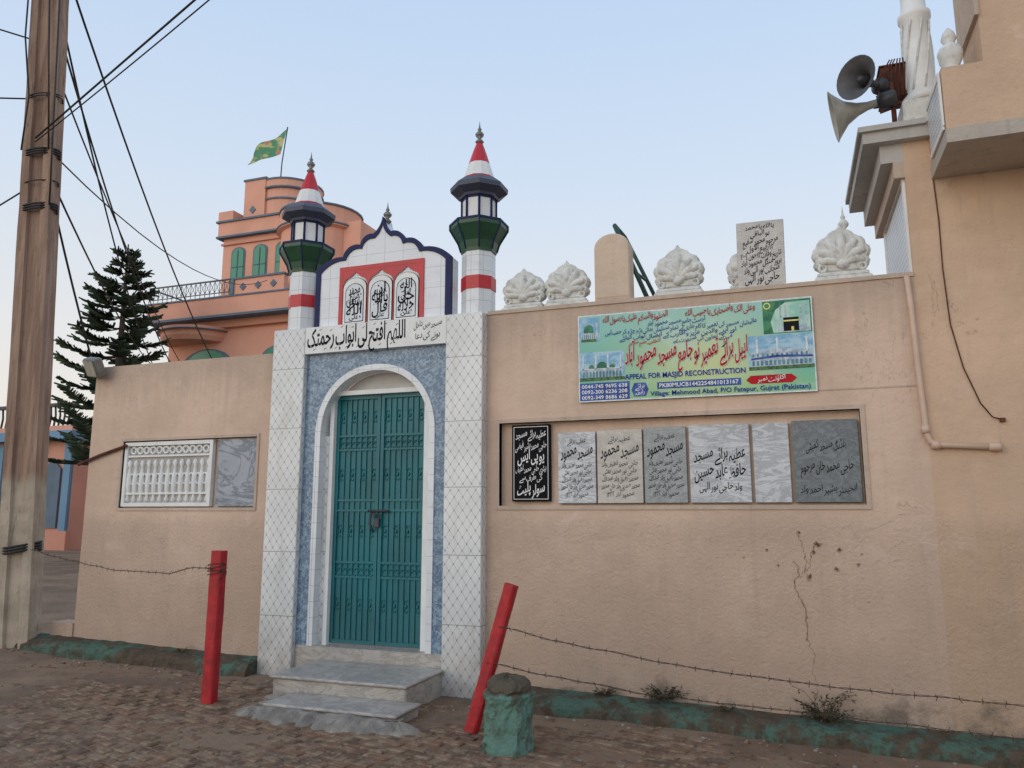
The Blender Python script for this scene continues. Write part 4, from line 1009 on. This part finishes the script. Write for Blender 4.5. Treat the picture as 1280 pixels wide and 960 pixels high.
# ================================================================ NORFOLK PINE
m_leaf=plain('pine_needles',(.036,.066,.040),.8,.45,1.5,0); m_leaf2=plain('pine_needles_light',(.075,.11,.065),.8,.3,1.5,0)
m_bark=plain('bark',lin((84,72,62)),.9,.2,5,.5)
tx,ty=-19.1,11
tree=thing('pine_tree','tall dark green norfolk island pine with layered branches','tree',(tx,ty,0))
mb=MB(); mb.tube([(tx,ty,0),(tx+.05,ty,4),(tx,ty,9.9)],.2,m_bark,10,rs=[.22,.15,.02]); 
crown=MB()
z=3.2
while z<9.8:
    t=(z-3.2)/6.7; R=2.3*(1-t)**.75+.12; nb=random.choice((5,6)) if t<.8 else 5; a0=random.uniform(0,6)
    for b in range(nb):
        a=a0+b*2*math.pi/nb+random.uniform(-.2,.2); r=R*random.uniform(.72,1.1); pts=[]
        dirv=Vector((math.cos(a),math.sin(a),0)); side=Vector((-math.sin(a),math.cos(a),0))
        for i in range(9):
            u=i/8; pts.append(Vector((tx,ty,z))+dirv*r*u+Vector((0,0,-.14*r*math.sin(u*2.2)+.24*r*u*u)))
        mb.tube(pts,.02,m_bark,4,rs=[.03*(1-.8*i/8)*(R/1.9+.2) for i in range(9)])
        ns=int(16*r)+7
        for k in range(ns):
            u=.25+.75*k/ns; idx=min(7,int(u*8)); p=pts[idx].lerp(pts[idx+1],u*8-idx)
            for s_ in (-1,1):
                l=(.28*(1-.5*u)+.06)*random.uniform(.5,1.2)*min(1,r+.25)
                e=p+side*s_*l+dirv*l*.8+Vector((0,0,random.uniform(.0,.10)))
                m=m_leaf if random.random()<.65 else m_leaf2
                for c_ in range(3):
                    f0=c_/3; q0=p.lerp(e,f0); q1=p.lerp(e,f0+.42)
                    w=.027; up_=Vector((random.uniform(-.3,.3),random.uniform(-.3,.3),1)).normalized()*w
                    crown.add([q0-up_,q1-up_*.6,q1+up_*1.1,q0+up_],[(0,1,2,3)],m)
                    sd=dirv*w; crown.add([q0-sd,q1-sd*.6,q1+sd,q0+sd],[(0,1,2,3)],m)
    z+=.60*(1-.55*t)+random.uniform(-.05,.05)
part(tree,'trunk',mb); part(tree,'crown',crown)

# ================================================================ FAR HOUSE
m_fp=plain('far_pink',lin((214,160,140)),.85,.1,.5,.1,5); m_fb=plain('far_blue',lin((112,148,176)),.8,.1,.5,.1,5)
fh=thing('pink_house','single storey pink and blue house with roof railing','house',(-29,19,0))
mb=MB(); mb.box(-36,-26.3,16,24,0,4.4,m_fp)
for x in (-30.4,-28.2,-26.7): mb.box(x,x+.35,15.85,16,.9,4.3,m_fb)
mb.box(-36,-26.2,15.8,16,0,.9,m_pink2); part(fh,'wall',mb)
mb=MB(); mb.box(-36.3,-25.9,15.4,24.3,4.4,4.75,m_fb); mb.box(-36.2,-26,15.5,24.2,4.75,4.95,m_fp); part(fh,'roof_slab',mb)
m_rail2=plain('dark_railing',lin((74,74,76)),.6,.1,3,0)
mb=MB(); x=-36
while x<-26.1:
    mb.tube([(x,15.6,4.95),(x+.06,15.6,5.35),(x,15.6,5.75)],.05,m_rail2,4); x+=.24
mb.box(-36.1,-26,15.5,15.7,5.72,5.85,m_rail2); part(fh,'railing',mb)
mb=MB(); mb.prism([(-29.6,1.2),(-28.6,1.2),(-28.6,3.4),(-29.1,3.8),(-29.6,3.4)],15.9,15.99,m_gw); part(fh,'window',mb)
mb=MB(); mb.prism([(-27.8,1.0),(-26.9,1.0),(-26.9,3.3),(-27.35,3.7),(-27.8,3.3)],15.9,15.99,m_tealp); part(fh,'door',mb)

# ================================================================ WORLD, SUN, CAMERA
w=bpy.data.worlds.new('World'); scene.world=w; w.use_nodes=True
nt=w.node_tree; N=nt.nodes; bg=N['Background']; sky=N.new('ShaderNodeTexSky'); sky.sky_type='NISHITA'; sky.sun_disc=False
sd=Vector((-.45,-1.0,0)).normalized(); el=math.radians(14)
sky.sun_elevation=el; sky.sun_rotation=math.atan2(sd.x,sd.y); sky.air_density=1.0; sky.dust_density=2.0; sky.ozone_density=1.0; sky.altitude=200
# evening haze: pale veil, thicker and warmer toward the horizon
tc=N.new('ShaderNodeTexCoord'); sp=N.new('ShaderNodeSeparateXYZ'); nt.links.new(tc.outputs['Generated'],sp.inputs[0])
rp=N.new('ShaderNodeValToRGB'); nt.links.new(sp.outputs[2],rp.inputs[0]); ST=.12
E=rp.color_ramp.elements
def hz(c,k=1.15): return tuple(v/ST*k/10 for v in lin(c))+(1,)
E[0].position=0.0; E[0].color=hz((234,223,208)); E[1].position=1.0; E[1].color=hz((164,188,220))
for p_,c_ in ((.10,(233,226,216)),(.22,(225,226,227)),(.40,(206,220,237)),(.62,(186,209,238))):
    e=E.new(p_); e.color=hz(c_)
mul=N.new('ShaderNodeVectorMath'); mul.operation='SCALE'; mul.inputs['Scale'].default_value=10.0; nt.links.new(rp.outputs[0],mul.inputs[0])
mx=N.new('ShaderNodeMix'); mx.data_type='RGBA'; mx.inputs[0].default_value=.88; nt.links.new(sky.outputs[0],mx.inputs[6]); nt.links.new(mul.outputs[0],mx.inputs[7])
nt.links.new(mx.outputs[2],bg.inputs[0]); bg.inputs[1].default_value=ST
l=bpy.data.lights.new('sun','SUN'); l.energy=.7; l.angle=math.radians(50); l.color=(1,.93,.86)
lo_=bpy.data.objects.new('sun',l); COL.objects.link(lo_)
dirs=Vector((sd.x*math.cos(el),sd.y*math.cos(el),math.sin(el)))
lo_.rotation_euler=dirs.to_track_quat('Z','Y').to_euler()
cam=bpy.data.cameras.new('camera'); co=bpy.data.objects.new('camera',cam); COL.objects.link(co)
cam.sensor_width=36; cam.lens=27; cam.clip_end=2000
co.location=(0,-6.64,1.6); co.rotation_euler=(math.radians(90+9.5),0,math.radians(19.7))
scene.camera=co
